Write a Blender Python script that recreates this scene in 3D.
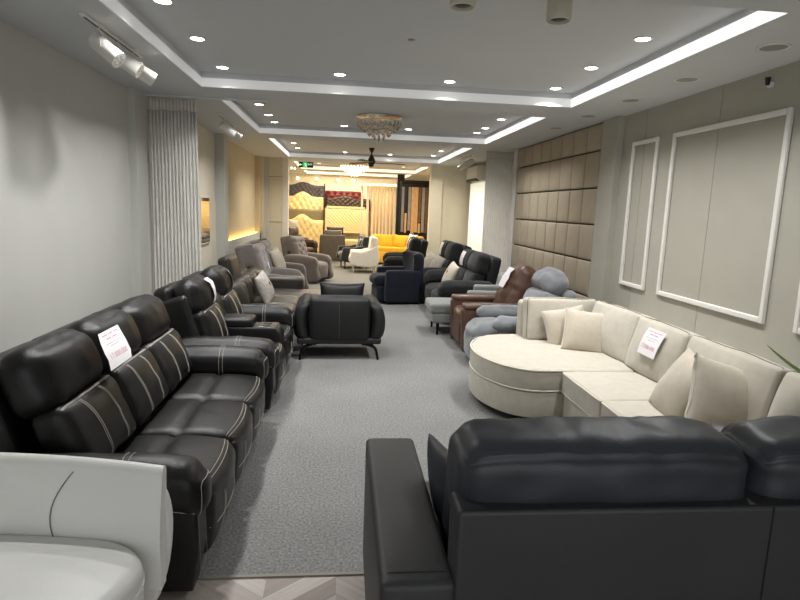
import bpy, math, random
import numpy as np
from mathutils import Vector, Matrix, Euler, noise
random.seed(7)
S = bpy.context.scene
for o in list(bpy.data.objects): bpy.data.objects.remove(o)
COL = S.collection
R = math.radians

# ------------------------------------------------------------------ camera
def camera():
    pitch, yaw, roll, f = R(9.06), R(5.85), R(-2.125), 573.1
    cy, sy, cp, sp = math.cos(yaw), math.sin(yaw), math.cos(pitch), math.sin(pitch)
    fw = Vector((sy*cp, cy*cp, -sp)); r = Vector((cy, -sy, 0)); d = fw.cross(r)
    cr, sr = math.cos(roll), math.sin(roll)
    r2 = r*cr + d*sr; d2 = -r*sr + d*cr
    m = Matrix((r2, -d2, -fw)).transposed().to_4x4(); m.translation = (0, 0, 1.6)
    c = bpy.data.cameras.new('camera'); o = bpy.data.objects.new('camera', c); COL.objects.link(o)
    c.sensor_fit = 'HORIZONTAL'; c.sensor_width = 36; c.lens = 36*f/800; c.clip_start = .05; c.clip_end = 200
    o.matrix_world = m; S.camera = o
camera()

# ------------------------------------------------------------------ world, exposure, large lights
w = bpy.data.worlds.new('world'); S.world = w; w.use_nodes = True
w.node_tree.nodes['Background'].inputs[0].default_value = (.95, .97, 1.0, 1)
w.node_tree.nodes['Background'].inputs[1].default_value = .25
S.view_settings.view_transform = 'Standard'; S.view_settings.look = 'None'
S.view_settings.gamma = 1; S.view_settings.use_curve_mapping = False
S.view_settings.exposure = 0.0

def area(name, loc, energy, size, rot=(0, 0, 0), color=(1, 1, 1), sy=None, spread=None):
    l = bpy.data.lights.new(name, 'AREA'); l.energy = energy; l.color = color
    l.shape = 'RECTANGLE' if sy else 'DISK'; l.size = size
    if sy: l.size_y = sy
    if spread: l.spread = R(spread)
    o = bpy.data.objects.new(name, l); COL.objects.link(o); o.location = loc; o.rotation_euler = rot
    return o
# added fill light behind the camera, in place of unseen shop-front daylight
area('added_front_fill', (.4, -2.6, 1.5), 48, 4.4, (R(90), 0, 0), (.98, .99, 1.0), 2.2)

# ------------------------------------------------------------------ materials
def lin(c): return tuple(((x/255)/12.92 if x/255 <= .04045 else ((x/255+.055)/1.055)**2.4) for x in c) + (1,)
MATS = {}
def mat(name, rgb, rough=.6, metal=0, var=0, vscale=8, bump=0, bscale=200, sheen=0, coat=0, emit=None, es=0, trans=0, kind='noise', spec=.5, rgb2=None):
    m = bpy.data.materials.new(name); m.use_nodes = True; nt = m.node_tree; b = nt.nodes['Principled BSDF']
    c = lin(rgb)
    b.inputs['Base Color'].default_value = c; b.inputs['Roughness'].default_value = rough
    b.inputs['Metallic'].default_value = metal; b.inputs['Specular IOR Level'].default_value = spec
    if sheen: b.inputs['Sheen Weight'].default_value = sheen
    if coat: b.inputs['Coat Weight'].default_value = coat
    if trans: b.inputs['Transmission Weight'].default_value = trans
    if emit: b.inputs['Emission Color'].default_value = lin(emit); b.inputs['Emission Strength'].default_value = es
    tc = nt.nodes.new('ShaderNodeTexCoord')
    if var or rgb2:
        n = nt.nodes.new('ShaderNodeTexNoise'); n.inputs['Scale'].default_value = vscale; n.inputs['Detail'].default_value = 5
        nt.links.new(tc.outputs['Object'], n.inputs['Vector'])
        mx = nt.nodes.new('ShaderNodeMix'); mx.data_type = 'RGBA'
        if rgb2: a, d = c, lin(rgb2)
        else:
            a = tuple(x*(1-var) for x in c[:3])+(1,); d = tuple(min(1, x*(1+var)) for x in c[:3])+(1,)
        mx.inputs[6].default_value = a; mx.inputs[7].default_value = d
        rp = nt.nodes.new('ShaderNodeMapRange'); rp.inputs[1].default_value = .3; rp.inputs[2].default_value = .7
        nt.links.new(n.outputs['Fac'], rp.inputs[0]); nt.links.new(rp.outputs[0], mx.inputs[0]); nt.links.new(mx.outputs[2], b.inputs['Base Color'])
    if bump:
        if kind == 'voronoi': t = nt.nodes.new('ShaderNodeTexVoronoi'); out = t.outputs['Distance']
        else: t = nt.nodes.new('ShaderNodeTexNoise'); out = t.outputs['Fac']; t.inputs['Detail'].default_value = 3
        t.inputs['Scale'].default_value = bscale
        nt.links.new(tc.outputs['Object'], t.inputs['Vector'])
        bp = nt.nodes.new('ShaderNodeBump'); bp.inputs['Strength'].default_value = bump; bp.inputs['Distance'].default_value = .002
        nt.links.new(out, bp.inputs['Height']); nt.links.new(bp.outputs['Normal'], b.inputs['Normal'])
    MATS[name] = m; return m
mat('black_leather', (19, 18, 18), .38, spec=.38, var=.15, vscale=4, bump=.35, bscale=260, kind='voronoi')
mat('soft_black_leather', (50, 53, 59), .44, var=.12, vscale=3, bump=.2, bscale=300, kind='voronoi')
mat('panel_black_leather', (52, 53, 54), .5, var=.1, vscale=3, bump=.3, bscale=400, kind='voronoi')
mat('charcoal_leather', (30, 31, 31), .5, spec=.35, var=.12, vscale=3, bump=.3, bscale=300, kind='voronoi')
mat('brown_black_leather', (50, 45, 40), .4, spec=.4, var=.15, vscale=4, bump=.3, bscale=200, kind='voronoi')
mat('pale_leather', (232, 232, 228), .42, var=.03, vscale=3, bump=.15, bscale=260, kind='voronoi')
mat('stitch', (176, 172, 162), .7)
mat('dark_stitch', (14, 14, 15), .7)
mat('grey_stitch', (120, 120, 116), .7)
mat('taupe_fabric', (112, 104, 100), .95, var=.1, vscale=14, bump=.5, bscale=300, sheen=.3)
mat('dark_fabric', (40, 41, 42), .95, var=.25, vscale=12, bump=.5, bscale=300, sheen=.1, spec=.2)
mat('black_fabric', (32, 32, 33), .9, var=.2, vscale=12, bump=.5, bscale=300, sheen=.08, spec=.2)
mat('blue_grey_fabric', (112, 115, 118), .95, var=.14, vscale=10, bump=.7, bscale=220, sheen=.4)
mat('sage_grey_fabric', (120, 123, 119), .95, var=.08, vscale=14, bump=.5, bscale=300, sheen=.3)
mat('brown_leather', (86, 62, 49), .38, var=.22, vscale=5, bump=.3, bscale=220, kind='voronoi')
mat('navy_velvet', (20, 25, 36), .85, var=.2, vscale=8, bump=.4, bscale=300, sheen=.12, spec=.2)
mat('blue_velvet', (12, 18, 34), .8, var=.2, vscale=8, bump=.4, bscale=300, sheen=.4)
mat('white_fabric', (226, 222, 216), .9, var=.04, vscale=14, bump=.4, bscale=300)
mat('cream_fabric', (182, 176, 162), .95, var=.06, vscale=16, bump=.7, bscale=350, sheen=.25)
mat('cream_piping', (204, 198, 184), .9)
mat('seam_shade', (104, 99, 90), .9)  # shadow along the cushion seams, painted as a dark line
mat('pillow_cream', (186, 177, 161), .95, var=.05, vscale=20, bump=.6, bscale=320, sheen=.2)
mat('pillow_print', (196, 190, 180), .95, bump=.5, bscale=320, vscale=34, rgb2=(158, 152, 146))
mat('red_print', (130, 50, 44), .8)
mat('yellow_fabric', (228, 168, 40), .85, var=.08, bump=.4, bscale=200)
mat('far_brown', (58, 44, 34), .5, var=.2)
mat('far_grey', (78, 72, 64), .8, var=.1)
mat('black_metal', (14, 14, 15), .35, metal=.6)
mat('chrome', (200, 200, 200), .2, metal=1)
mat('wood_leg', (120, 88, 60), .5, var=.2, vscale=30)
mat('ceiling', (202, 204, 205), .8, var=.01, vscale=2)
mat('left_wall', (194, 194, 188), .85, var=.02, vscale=3, bump=.15, bscale=80)
mat('cream_wall', (214, 206, 188), .85, var=.02, vscale=3, bump=.15, bscale=80)
mat('warm_lit_tan_wall', (206, 190, 160), .8, var=.03, vscale=3, bump=.2, bscale=100)  # warm spot light on the niche wall put into the tan colour
mat('right_wall', (166, 163, 151), .75, var=.025, vscale=5, bump=.25, bscale=160)
mat('pad', (162, 150, 131), .6, var=.05, vscale=6, bump=.3, bscale=240)
mat('seam_grey', (156, 153, 142), .8)
mat('pad_gap', (82, 72, 60), .9)
mat('white_trim', (222, 220, 214), .5)
mat('white_plastic', (216, 214, 208), .35)
mat('cream_plastic', (196, 190, 172), .45)
mat('beige_trim', (128, 123, 114), .6)
mat('dark_plastic', (24, 24, 24), .4)
mat('grey_lens', (38, 38, 38), .3, metal=.3)
mat('curtain', (214, 211, 204), .85, var=.04, vscale=10, bump=.3, bscale=300)
mat('curtain_lit_tone', (240, 236, 226), .85, var=.03, vscale=10)  # paler copy of the curtain cloth, window daylight put into its colour
mat('curtain_head', (206, 200, 190), .85)
mat('paper', (232, 228, 230), .7)
mat('ink_pink', (204, 150, 162), .8)
mat('ink_grey', (140, 138, 150), .8)
mat('leaf', (52, 66, 30), .5, rgb2=(92, 104, 48), vscale=30)
mat('leaf_edge', (120, 124, 62), .5)
mat('bronze', (60, 52, 40), .4, metal=.6)
mat('crystal', (220, 214, 204), .08, spec=.9, trans=.85)
mat('gold', (186, 150, 90), .3, metal=.8)
mat('mirror', (200, 190, 175), .04, metal=1)
mat('mesh_black', (10, 10, 10), .5)
mat('downlight', (255, 255, 255), .5, emit=(255, 252, 245), es=14)
mat('dim_light', (255, 240, 225), .5, emit=(255, 176, 120), es=1.3)
mat('unlit', (150, 146, 140), .5)
mat('led_left', (205, 205, 204), .5, emit=(240, 240, 240), es=.24)
mat('led_far', (212, 212, 211), .5, emit=(240, 240, 240), es=.28)
mat('led_right', (240, 240, 240), .5, emit=(250, 250, 252), es=.9)
mat('led_warm', (255, 230, 190), .5, emit=(255, 240, 215), es=1.0)
mat('led_yellow', (255, 220, 120), .5, emit=(255, 205, 90), es=9)
mat('bulb_warm', (255, 240, 210), .5, emit=(255, 226, 170), es=8)
mat('exit_green', (20, 120, 50), .4, emit=(46, 200, 92), es=.9)
mat('exit_white', (240, 255, 245), .4, emit=(220, 255, 230), es=1.1)
mat('window_glow', (250, 246, 230), .8, emit=(255, 250, 228), es=.65)
mat('headboard_dark', (62, 56, 58), .6, var=.1)
mat('headboard_gold', (222, 196, 140), .5, var=.05)
mat('headboard_cream', (222, 204, 160), .5, var=.05)
mat('headboard_olive', (120, 106, 74), .6, var=.05)
mat('headboard_red', (96, 16, 16), .5, var=.1)
mat('headboard_brown', (52, 36, 26), .45, var=.1)
mat('gold_wall', (192, 152, 92), .7, var=.05)
mat('slat_white', (238, 228, 208), .5)
mat('warm_wall', (232, 222, 200), .8, var=.03)
mat('sample_brown', (110, 84, 62), .6, var=.2)
mat('sample_grey', (140, 138, 140), .6, var=.1)
mat('sample_tan', (196, 158, 112), .6, var=.1)

def floor_carpet():
    m = bpy.data.materials.new('carpet'); m.use_nodes = True; nt = m.node_tree; b = nt.nodes['Principled BSDF']; L = nt.links
    b.inputs['Roughness'].default_value = 1; b.inputs['Specular IOR Level'].default_value = .1
    tc = nt.nodes.new('ShaderNodeTexCoord')
    def ns(s, d=2):
        n = nt.nodes.new('ShaderNodeTexNoise'); n.inputs['Scale'].default_value = s; n.inputs['Detail'].default_value = d
        L.new(tc.outputs['Object'], n.inputs['Vector']); return n
    a, c = ns(75, 3), ns(1.6, 4)
    r1 = nt.nodes.new('ShaderNodeMapRange'); r1.inputs[1].default_value = .25; r1.inputs[2].default_value = .75; L.new(a.outputs['Fac'], r1.inputs[0])
    mx = nt.nodes.new('ShaderNodeMix'); mx.data_type = 'RGBA'; mx.inputs[6].default_value = lin((92, 92, 90)); mx.inputs[7].default_value = lin((146, 146, 144)); L.new(r1.outputs[0], mx.inputs[0])
    m2 = nt.nodes.new('ShaderNodeMix'); m2.data_type = 'RGBA'; m2.blend_type = 'MULTIPLY'; m2.inputs[0].default_value = 1
    r2 = nt.nodes.new('ShaderNodeMapRange'); r2.inputs[1].default_value = .3; r2.inputs[2].default_value = .7; r2.inputs[3].default_value = .9; r2.inputs[4].default_value = 1.06
    L.new(c.outputs['Fac'], r2.inputs[0]); L.new(mx.outputs[2], m2.inputs[6]); L.new(r2.outputs[0], m2.inputs[7]); L.new(m2.outputs[2], b.inputs['Base Color'])
    bp = nt.nodes.new('ShaderNodeBump'); bp.inputs['Strength'].default_value = .5; bp.inputs['Distance'].default_value = .004; L.new(a.outputs['Fac'], bp.inputs['Height']); L.new(bp.outputs['Normal'], b.inputs['Normal'])
    MATS['carpet'] = m
floor_carpet()
def floor_wood():
    m = bpy.data.materials.new('herringbone'); m.use_nodes = True; nt = m.node_tree; b = nt.nodes['Principled BSDF']; L = nt.links
    b.inputs['Roughness'].default_value = .45
    tc = nt.nodes.new('ShaderNodeTexCoord'); sx = nt.nodes.new('ShaderNodeSeparateXYZ'); L.new(tc.outputs['Object'], sx.inputs[0])
    def M(op, a, c=None, d=None):
        n = nt.nodes.new('ShaderNodeMath'); n.operation = op
        for i, v in enumerate((a, c, d)):
            if v is None: continue
            if isinstance(v, (int, float)): n.inputs[i].default_value = v
            else: L.new(v, n.inputs[i])
        return n.outputs[0]
    pp = M('PINGPONG', sx.outputs[0], .30)                       # chevron columns .30 m wide
    v = M('ADD', sx.outputs[1], M('MULTIPLY', pp, .8))
    q = M('DIVIDE', v, .115)
    idx = M('FLOOR', q); fr = M('FRACT', q)
    colm = M('FLOOR', M('DIVIDE', sx.outputs[0], .30))
    wn = nt.nodes.new('ShaderNodeTexWhiteNoise'); wn.noise_dimensions = '2D'
    cb = nt.nodes.new('ShaderNodeCombineXYZ'); L.new(idx, cb.inputs[0]); L.new(colm, cb.inputs[1]); L.new(cb.outputs[0], wn.inputs['Vector'])
    cr = nt.nodes.new('ShaderNodeValToRGB'); cr.color_ramp.elements[0].color = lin((128, 118, 110)); cr.color_ramp.elements[1].color = lin((178, 170, 162)); L.new(wn.outputs['Value'], cr.inputs[0])
    n2 = nt.nodes.new('ShaderNodeTexNoise'); n2.inputs['Scale'].default_value = 5; n2.inputs['Detail'].default_value = 8
    cv = nt.nodes.new('ShaderNodeCombineXYZ'); L.new(M('MULTIPLY', v, 9.0), cv.inputs[1]); L.new(M('MULTIPLY', sx.outputs[0], 1.2), cv.inputs[0]); L.new(idx, cv.inputs[2]); L.new(cv.outputs[0], n2.inputs['Vector'])
    gap = M('LESS_THAN', fr, .03)
    g = M('SUBTRACT', 1, M('MULTIPLY', gap, .45))
    gg = M('MULTIPLY', g, M('ADD', .75, M('MULTIPLY', n2.outputs['Fac'], .5)))
    mx = nt.nodes.new('ShaderNodeMix'); mx.data_type = 'RGBA'; mx.blend_type = 'MULTIPLY'; mx.inputs[0].default_value = 1
    L.new(cr.outputs[0], mx.inputs[6]); L.new(gg, mx.inputs[7]); L.new(mx.outputs[2], b.inputs['Base Color'])
    MATS['wood'] = m
floor_wood()

# ------------------------------------------------------------------ helpers
def mobj(name, verts, faces, m, parent=None, smooth=True, sharp=50):
    me = bpy.data.meshes.new(name); me.from_pydata([tuple(v) for v in verts], [], faces); me.update()
    if smooth:
        me.polygons.foreach_set('use_smooth', [True]*len(me.polygons)); me.set_sharp_from_angle(angle=R(sharp))
    me.materials.append(MATS[m] if isinstance(m, str) else m)
    o = bpy.data.objects.new(name, me); COL.objects.link(o)
    if parent is not None: o.parent = parent
    return o
def tag(o, label, cat, group=None, kind=None):
    o['label'] = label; o['category'] = cat
    if group: o['group'] = group
    if kind: o['kind'] = kind
    return o
def thing(name, label, cat, loc=(0, 0, 0), rotz=0, group=None):
    o = bpy.data.objects.new(name, None); COL.objects.link(o); o.empty_display_size = .1
    o.location = loc; o.rotation_euler = (0, 0, R(rotz)); tag(o, label, cat, group); return o
def struct(o): o['kind'] = 'structure'; return o
def join(parts):
    V, F = [], []
    for v, f in parts:
        k = len(V); V += list(v); F += [tuple(i+k for i in q) for q in f]
    return V, F
def boxg(x0, x1, y0, y1, z0, z1):
    v = [(x, y, z) for z in (z0, z1) for y in (y0, y1) for x in (x0, x1)]
    return v, [(0, 2, 3, 1), (4, 5, 7, 6), (0, 1, 5, 4), (2, 6, 7, 3), (0, 4, 6, 2), (1, 3, 7, 5)]
def box(name, m, parent, x0, x1, y0, y1, z0, z1, bev=0):
    v, f = boxg(x0, x1, y0, y1, z0, z1)
    o = mobj(name, v, f, m, parent, smooth=bool(bev))
    if bev:
        b = o.modifiers.new('bevel', 'BEVEL'); b.width = bev; b.segments = 3
    return o
def boxes(name, m, parent, lst, bev=0):
    v, f = join([boxg(*b) for b in lst]); o = mobj(name, v, f, m, parent, smooth=bool(bev))
    if bev:
        b = o.modifiers.new('bevel', 'BEVEL'); b.width = bev; b.segments = 2
    return o
def softg(c, h, r=.05, puff=(0,)*6, rot=(0, 0, 0), bend=None, n=6, k=3, wr=None, seed=0):
    c = Vector(c); h = Vector(h); r = min(r, min(h)*.999)
    E = Euler([R(a) for a in rot]).to_matrix()
    px0, px1, py0, py1, pz0, pz1 = puff
    def P(a, b, g):
        q = Vector((a*h.x, b*h.y, g*h.z))
        inn = Vector([max(-(h[i]-r), min(h[i]-r, q[i])) for i in range(3)])
        d = q-inn
        if d.length > 1e-9: d = d.normalized(); q = inn+d*r
        q.x += (px1*max(a, 0)-px0*max(-a, 0))*(1-b*b)*(1-g*g)
        q.y += (py1*max(b, 0)-py0*max(-b, 0))*(1-a*a)*(1-g*g)
        q.z += (pz1*max(g, 0)-pz0*max(-g, 0))*(1-a*a)*(1-b*b)
        if bend: q = Vector(bend(q, a, b, g))
        if wr:
            amp, sc = wr
            s = Vector((q.x*sc[0], q.y*sc[1], q.z*sc[2]))+Vector((seed*3.1, seed*1.7, seed))
            q += d*amp*noise.noise(s)
        return E @ q + c
    def axis(hh):
        f = max(0, 1-r/hh); e = [f+(1-f)*i/k for i in range(k+1)]
        mid = [-f+2*f*i/n for i in range(1, n)] if f > .02 else [0]
        return sorted(set([round(-x, 6) for x in e]+[round(x, 6) for x in mid]+[round(x, 6) for x in e]))
    A = [axis(h[i]) for i in range(3)]
    idx = {}; V = []; F = []
    def vid(p):
        if p not in idx: idx[p] = len(V); V.append(P(*p))
        return idx[p]
    for ax in range(3):
        u, v = [(1, 2), (2, 0), (0, 1)][ax]
        for s in (-1.0, 1.0):
            for i in range(len(A[u])-1):
                for j in range(len(A[v])-1):
                    q = []
                    for (ii, jj) in ((i, j), (i+1, j), (i+1, j+1), (i, j+1)):
                        p = [0, 0, 0]; p[ax] = s; p[u] = A[u][ii]; p[v] = A[v][jj]; q.append(vid(tuple(p)))
                    F.append(tuple(q) if s > 0 else tuple(reversed(q)))
    return V, F, P
def soft(name, m, parent, c, h, **kw):
    V, F, P = softg(c, h, **kw); o = mobj(name, V, F, m, parent, sharp=180); return o, P
def catmull(pts, seg=5, closed=True):
    n = len(pts); out = []
    rng = n if closed else n-1
    for i in range(rng):
        if closed: p0, p1, p2, p3 = (Vector(pts[(i+k-1) % n]) for k in range(4))
        else: p0, p1, p2, p3 = (Vector(pts[max(0, min(n-1, i+k-1))]) for k in range(4))
        for s in range(seg):
            t = s/seg
            out.append(.5*((2*p1)+(p2-p0)*t+(2*p0-5*p1+4*p2-p3)*t*t+(3*p1-p0-3*p2+p3)*t**3))
    if not closed: out.append(Vector(pts[-1]))
    return out
def slabg(outline, w0, w1, r=.03, axis='x', smooth=0, puff=0, k=4):
    pts = [Vector(p) for p in outline]
    if smooth: pts = catmull(pts, smooth)
    n = len(pts); ar = sum(pts[i].x*pts[(i+1) % n].y-pts[(i+1) % n].x*pts[i].y for i in range(n))
    if ar < 0: pts.reverse()
    nr = []
    for i in range(n):
        a = (pts[i]-pts[i-1]); b = (pts[(i+1) % n]-pts[i])
        na = Vector((a.y, -a.x)); nb = Vector((b.y, -b.x))
        if na.length: na.normalize()
        if nb.length: nb.normalize()
        s = na+nb
        if s.length > 1e-6: s = s.normalized()/max(.6, s.normalized().dot(nb) if nb.length else 1)
        nr.append(s)
    cen = sum(pts, Vector((0, 0)))/n
    V = []; rings = []
    prof = [(w0+r*(1-math.sin(math.pi/2*i/k)), r*(1-math.cos(math.pi/2*i/k))) for i in range(k, -1, -1)] if r > 0 else [(w0, 0)]
    prof2 = [(w1-(w-w0), ins) for (w, ins) in reversed(prof)]
    allp = prof+prof2
    def put(u, v, w): return {'x': (w, u, v), 'y': (u, w, v), 'z': (u, v, w)}[axis]
    for (w, ins) in allp:
        rings.append([len(V)+i for i in range(n)])
        for i in range(n): q = pts[i]-nr[i]*ins; V.append(put(q.x, q.y, w))
    F = []
    for a, b in zip(rings[:-1], rings[1:]):
        for i in range(n): j = (i+1) % n; F.append((a[i], a[j], b[j], b[i]))
    for side, base in ((-1, rings[0]), (1, rings[-1])):
        if not puff:
            F.append(tuple(reversed(base)) if side < 0 else tuple(base)); continue
        prev = base; src = [V[i] for i in base]; wv = allp[0][0] if side < 0 else allp[-1][0]
        ai = {'x': 0, 'y': 1, 'z': 2}[axis]
        cv = put(cen.x, cen.y, wv)
        for s in (.8, .5, .2):
            cur = []
            for p in src:
                q = [cv[i]+(p[i]-cv[i])*s for i in range(3)]; q[ai] = wv+side*puff*(1-s*s); cur.append(len(V)); V.append(tuple(q))
            for i in range(n):
                j = (i+1) % n; F.append((prev[j], prev[i], cur[i], cur[j]) if side < 0 else (prev[i], prev[j], cur[j], cur[i]))
            prev = cur
        F.append(tuple(reversed(prev)) if side < 0 else tuple(prev))
    if axis == 'y': F = [tuple(reversed(f)) for f in F]
    return V, F
def slab(name, m, parent, outline, w0, w1, xf=None, yb=False, **kw):
    V, F = slabg(outline, w0, w1, **kw)
    if yb: V = [(x, y-.10*max(0, ((x+.78)/1.365-.35)/.65)**2, z) for x, y, z in V]
    if xf is not None: V = [xf @ Vector(v) for v in V]
    return mobj(name, V, F, m, parent, sharp=60)
def tubeg(path, r, sides=6, closed=False):
    path = [Vector(p) for p in path]; n = len(path); V = []; F = []
    rr = r if callable(r) else (lambda t: r)
    up = Vector((0, 0, 1)); prevn = None
    for i, p in enumerate(path):
        a = path[(i-1) % n] if (closed or i > 0) else p; b = path[(i+1) % n] if (closed or i < n-1) else p
        t = (b-a); t = t.normalized() if t.length > 0 else Vector((0, 0, 1))
        nn = prevn if prevn is not None else (up.cross(t) if abs(t.dot(up)) < .95 else Vector((1, 0, 0)))
        nn = nn - t*nn.dot(t)
        nn = nn.normalized() if nn.length > 1e-6 else Vector((1, 0, 0)); prevn = nn; bn = t.cross(nn)
        q = rr(i/max(1, n-1))
        for s in range(sides):
            an = 2*math.pi*s/sides; V.append(p+nn*math.cos(an)*q+bn*math.sin(an)*q)
    for i in range(n if closed else n-1):
        for s in range(sides):
            a = i*sides; b = ((i+1) % n)*sides; t = (s+1) % sides
            F.append((a+s, a+t, b+t, b+s))
    if not closed:
        F.append(tuple(reversed(range(sides)))); F.append(tuple((n-1)*sides+s for s in range(sides)))
    return V, F
def tubes(name, m, parent, paths, r=.003, sides=5):
    g = [tubeg(p, r, sides) for p in paths]; V, F = join(g); return mobj(name, V, F, m, parent)
def latheg(prof, c=(0, 0, 0), seg=20, xf=None):
    V = []; F = []; c = Vector(c)
    for (r, z) in prof:
        for s in range(seg):
            a = 2*math.pi*s/seg; V.append(Vector((r*math.cos(a), r*math.sin(a), z)))
    if xf is not None: V = [xf @ v for v in V]
    V = [v+c for v in V]
    for i in range(len(prof)-1):
        for s in range(seg): t = (s+1) % seg; F.append((i*seg+s, i*seg+t, (i+1)*seg+t, (i+1)*seg+s))
    F.append(tuple(reversed(range(seg)))); F.append(tuple((len(prof)-1)*seg+s for s in range(seg)))
    if prof[0][1] > prof[-1][1]: F = [tuple(reversed(f)) for f in F]
    return V, F
def lathe(name, m, parent, prof, c=(0, 0, 0), seg=20, xf=None):
    V, F = latheg(prof, c, seg, xf); return mobj(name, V, F, m, parent, sharp=40)
def aim(d):  # matrix turning +z to direction d
    return Vector((0, 0, 1)).rotation_difference(Vector(d).normalized()).to_matrix()
def surf(P, pts, off=.001):
    """points of a soft body's surface, pushed slightly outward"""
    out = []; c = P(0, 0, 0)
    for p in pts:
        q = P(*p); eps = .02
        ax = max(range(3), key=lambda i: abs(p[i])); u, v = [(1, 2), (2, 0), (0, 1)][ax]
        a = list(p); b = list(p); a[u] = min(1, a[u]+eps) if a[u] < .98 else a[u]-eps; b[v] = min(1, b[v]+eps) if b[v] < .98 else b[v]-eps
        nn = (P(*a)-q).cross(P(*b)-q)
        if nn.length > 0: nn.normalize()
        if nn.dot(q-c) < 0: nn = -nn
        out.append(q+nn*off)
    return out
def lerp(a, b, n): return [a+(b-a)*i/n for i in range(n+1)]
def pillowg(w, h, t, n=14, ruffle=0, seed=0):
    V = []; F = []
    def pt(u, v, s):
        cu = 1-.07*(1-v*v); cv = 1-.07*(1-u*u)
        th = t*max(0, (1-u*u)*(1-v*v))**.42
        th *= 1+.08*noise.noise(Vector((u*2.2+seed, v*2.2, seed*1.3)))
        e = 0
        if ruffle: e = ruffle*math.sin(26*(u+v)+seed)*max(0, max(abs(u), abs(v))-.9)*10
        return (w*u*cu, s*th+e, h*v*cv)
    def mp(x): return math.sin(x*math.pi/2)
    id1 = {}
    for s in (-1, 1):
        for i in range(n+1):
            for j in range(n+1):
                u, v = mp(2*i/n-1), mp(2*j/n-1)
                edge = i in (0, n) or j in (0, n)
                key = (i, j, 0 if edge else s)
                if key not in id1: id1[key] = len(V); V.append(pt(u, v, s))
    for s in (-1, 1):
        for i in range(n):
            for j in range(n):
                q = [id1[(a, b, 0 if (a in (0, n) or b in (0, n)) else s)] for a, b in ((i, j), (i+1, j), (i+1, j+1), (i, j+1))]
                F.append(tuple(q) if s < 0 else tuple(reversed(q)))
    edge = [pt(mp(2*i/n-1), -1, 0) for i in range(n)]+[pt(1, mp(2*i/n-1), 0) for i in range(n)]+[pt(-mp(2*i/n-1), 1, 0) for i in range(n)]+[pt(-1, -mp(2*i/n-1), 0) for i in range(n)]
    return V, F, edge
def pillow(name, label, m, loc, w, h, t, rot=(0, 0, 0), piping=None, group=None, ruffle=0, seed=0, motif=False):
    root = thing(name, label, 'pillow', loc, 0, group); root.rotation_euler = [R(a) for a in rot]
    V, F, e = pillowg(w/2, h/2, t/2, ruffle=ruffle, seed=seed)
    mobj('cover', V, F, m, root, sharp=180)
    if piping: v, f = tubeg(e, .006, 6, True); mobj('piping', v, f, piping, root)
    if motif:
        v, f = latheg([(.001, -.002), (.022, -.002), (.022, .002), (.001, .002)], (w*.02, -t/2-.002, h*.1), 14, aim((0, -1, 0))); mobj('printed_motif', v, f, 'red_print', root)
    return root
def sheet(name, label, pts, cat='price sign', group=None, text=None, mat_='paper'):
    """a sheet of paper through rows of points (left, right) from top to bottom"""
    rows = [(Vector(a), Vector(b)) for a, b in pts]
    V = []; F = []; n = len(rows)
    nrm = (rows[0][1]-rows[0][0]).cross(rows[-1][0]-rows[0][0]).normalized()
    o0 = (rows[0][0]+rows[-1][1])/2
    root = thing(name, label, cat, o0, 0, group)
    for k in (0, 1):
        for a, b in rows:
            for p in (a, (a+b)/2, b): V.append(p-o0+nrm*(-.0008 if k else .0))
    m = 3*n
    for i in range(n-1):
        for j in range(2):
            a = i*3+j; F.append((a, a+1, a+4, a+3)); F.append((m+a+3, m+a+4, m+a+1, m+a))
    bd = [0, 1, 2]+[3*i+2 for i in range(1, n)]+[3*(n-1)+1, 3*(n-1)]+[3*i for i in range(n-2, 0, -1)]
    for i in range(len(bd)): a, b = bd[i], bd[(i+1) % len(bd)]; F.append((a, b, m+b, m+a))
    mobj('paper_sheet', V, F, mat_, root)
    if text:
        def at(u, v):
            x = v*(n-1); i = min(n-2, int(x)); t = x-i
            a = rows[i][0].lerp(rows[i+1][0], t); b = rows[i][1].lerp(rows[i+1][1], t)
            return a.lerp(b, u)
        sgn = -nrm
        for (ln, u0, u1, v0, v1, mm) in text:
            if ln is None:
                p = [at(u0, v0), at(u1, v0), at(u1, v1), at(u0, v1)]
                mobj('printed_line', [q-o0+OUT*.002 for q in p for OUT in [root_out(nrm, o0)]], [(0, 1, 2, 3)], mm, root, smooth=False)
            else:
                cu = bpy.data.curves.new('t', 'FONT'); cu.body = ln; cu.align_x = 'LEFT'; cu.size = 1
                to = bpy.data.objects.new('t', cu); COL.objects.link(to); dg = bpy.context.evaluated_depsgraph_get(); dg.update()
                me = bpy.data.meshes.new_from_object(to.evaluated_get(dg)); bpy.data.objects.remove(to)
                xs = [v.co.x for v in me.vertices]; ys = [v.co.y for v in me.vertices]
                x0, x1, y0, y1 = min(xs), max(xs), min(ys), max(ys)
                for v in me.vertices:
                    uu = u0+(u1-u0)*(v.co.x-x0)/(x1-x0); vv = v1+(v0-v1)*(v.co.y-y0)/(y1-y0)
                    v.co = at(uu, vv)-o0+root_out(nrm, o0)*.002
                me.materials.clear(); me.materials.append(MATS[mm]); o = bpy.data.objects.new('lettering', me); COL.objects.link(o); o.parent = root
    return root
def root_out(n, o0):
    d = Vector((0, 0, 1.6))-o0
    return n if n.dot(d) > 0 else -n
PRICE = [(None, a, b, v, v+.035, 'ink_pink') for a, b, v in ((.12, .36, .09), (.40, .62, .09), (.66, .88, .09), (.26, .48, .20), (.52, .74, .20))]+[(None, .15, .85, .345, .355, 'ink_grey'), (None, .3, .7, .43, .44, 'ink_grey'), ('17.000.000', .14, .86, .62, .76, 'ink_pink')]
def copy_tree(o, parent=None):
    c = o.copy(); COL.objects.link(c)
    if parent is not None: c.parent = parent
    for ch in list(o.children): copy_tree(ch, c)
    return c

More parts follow.
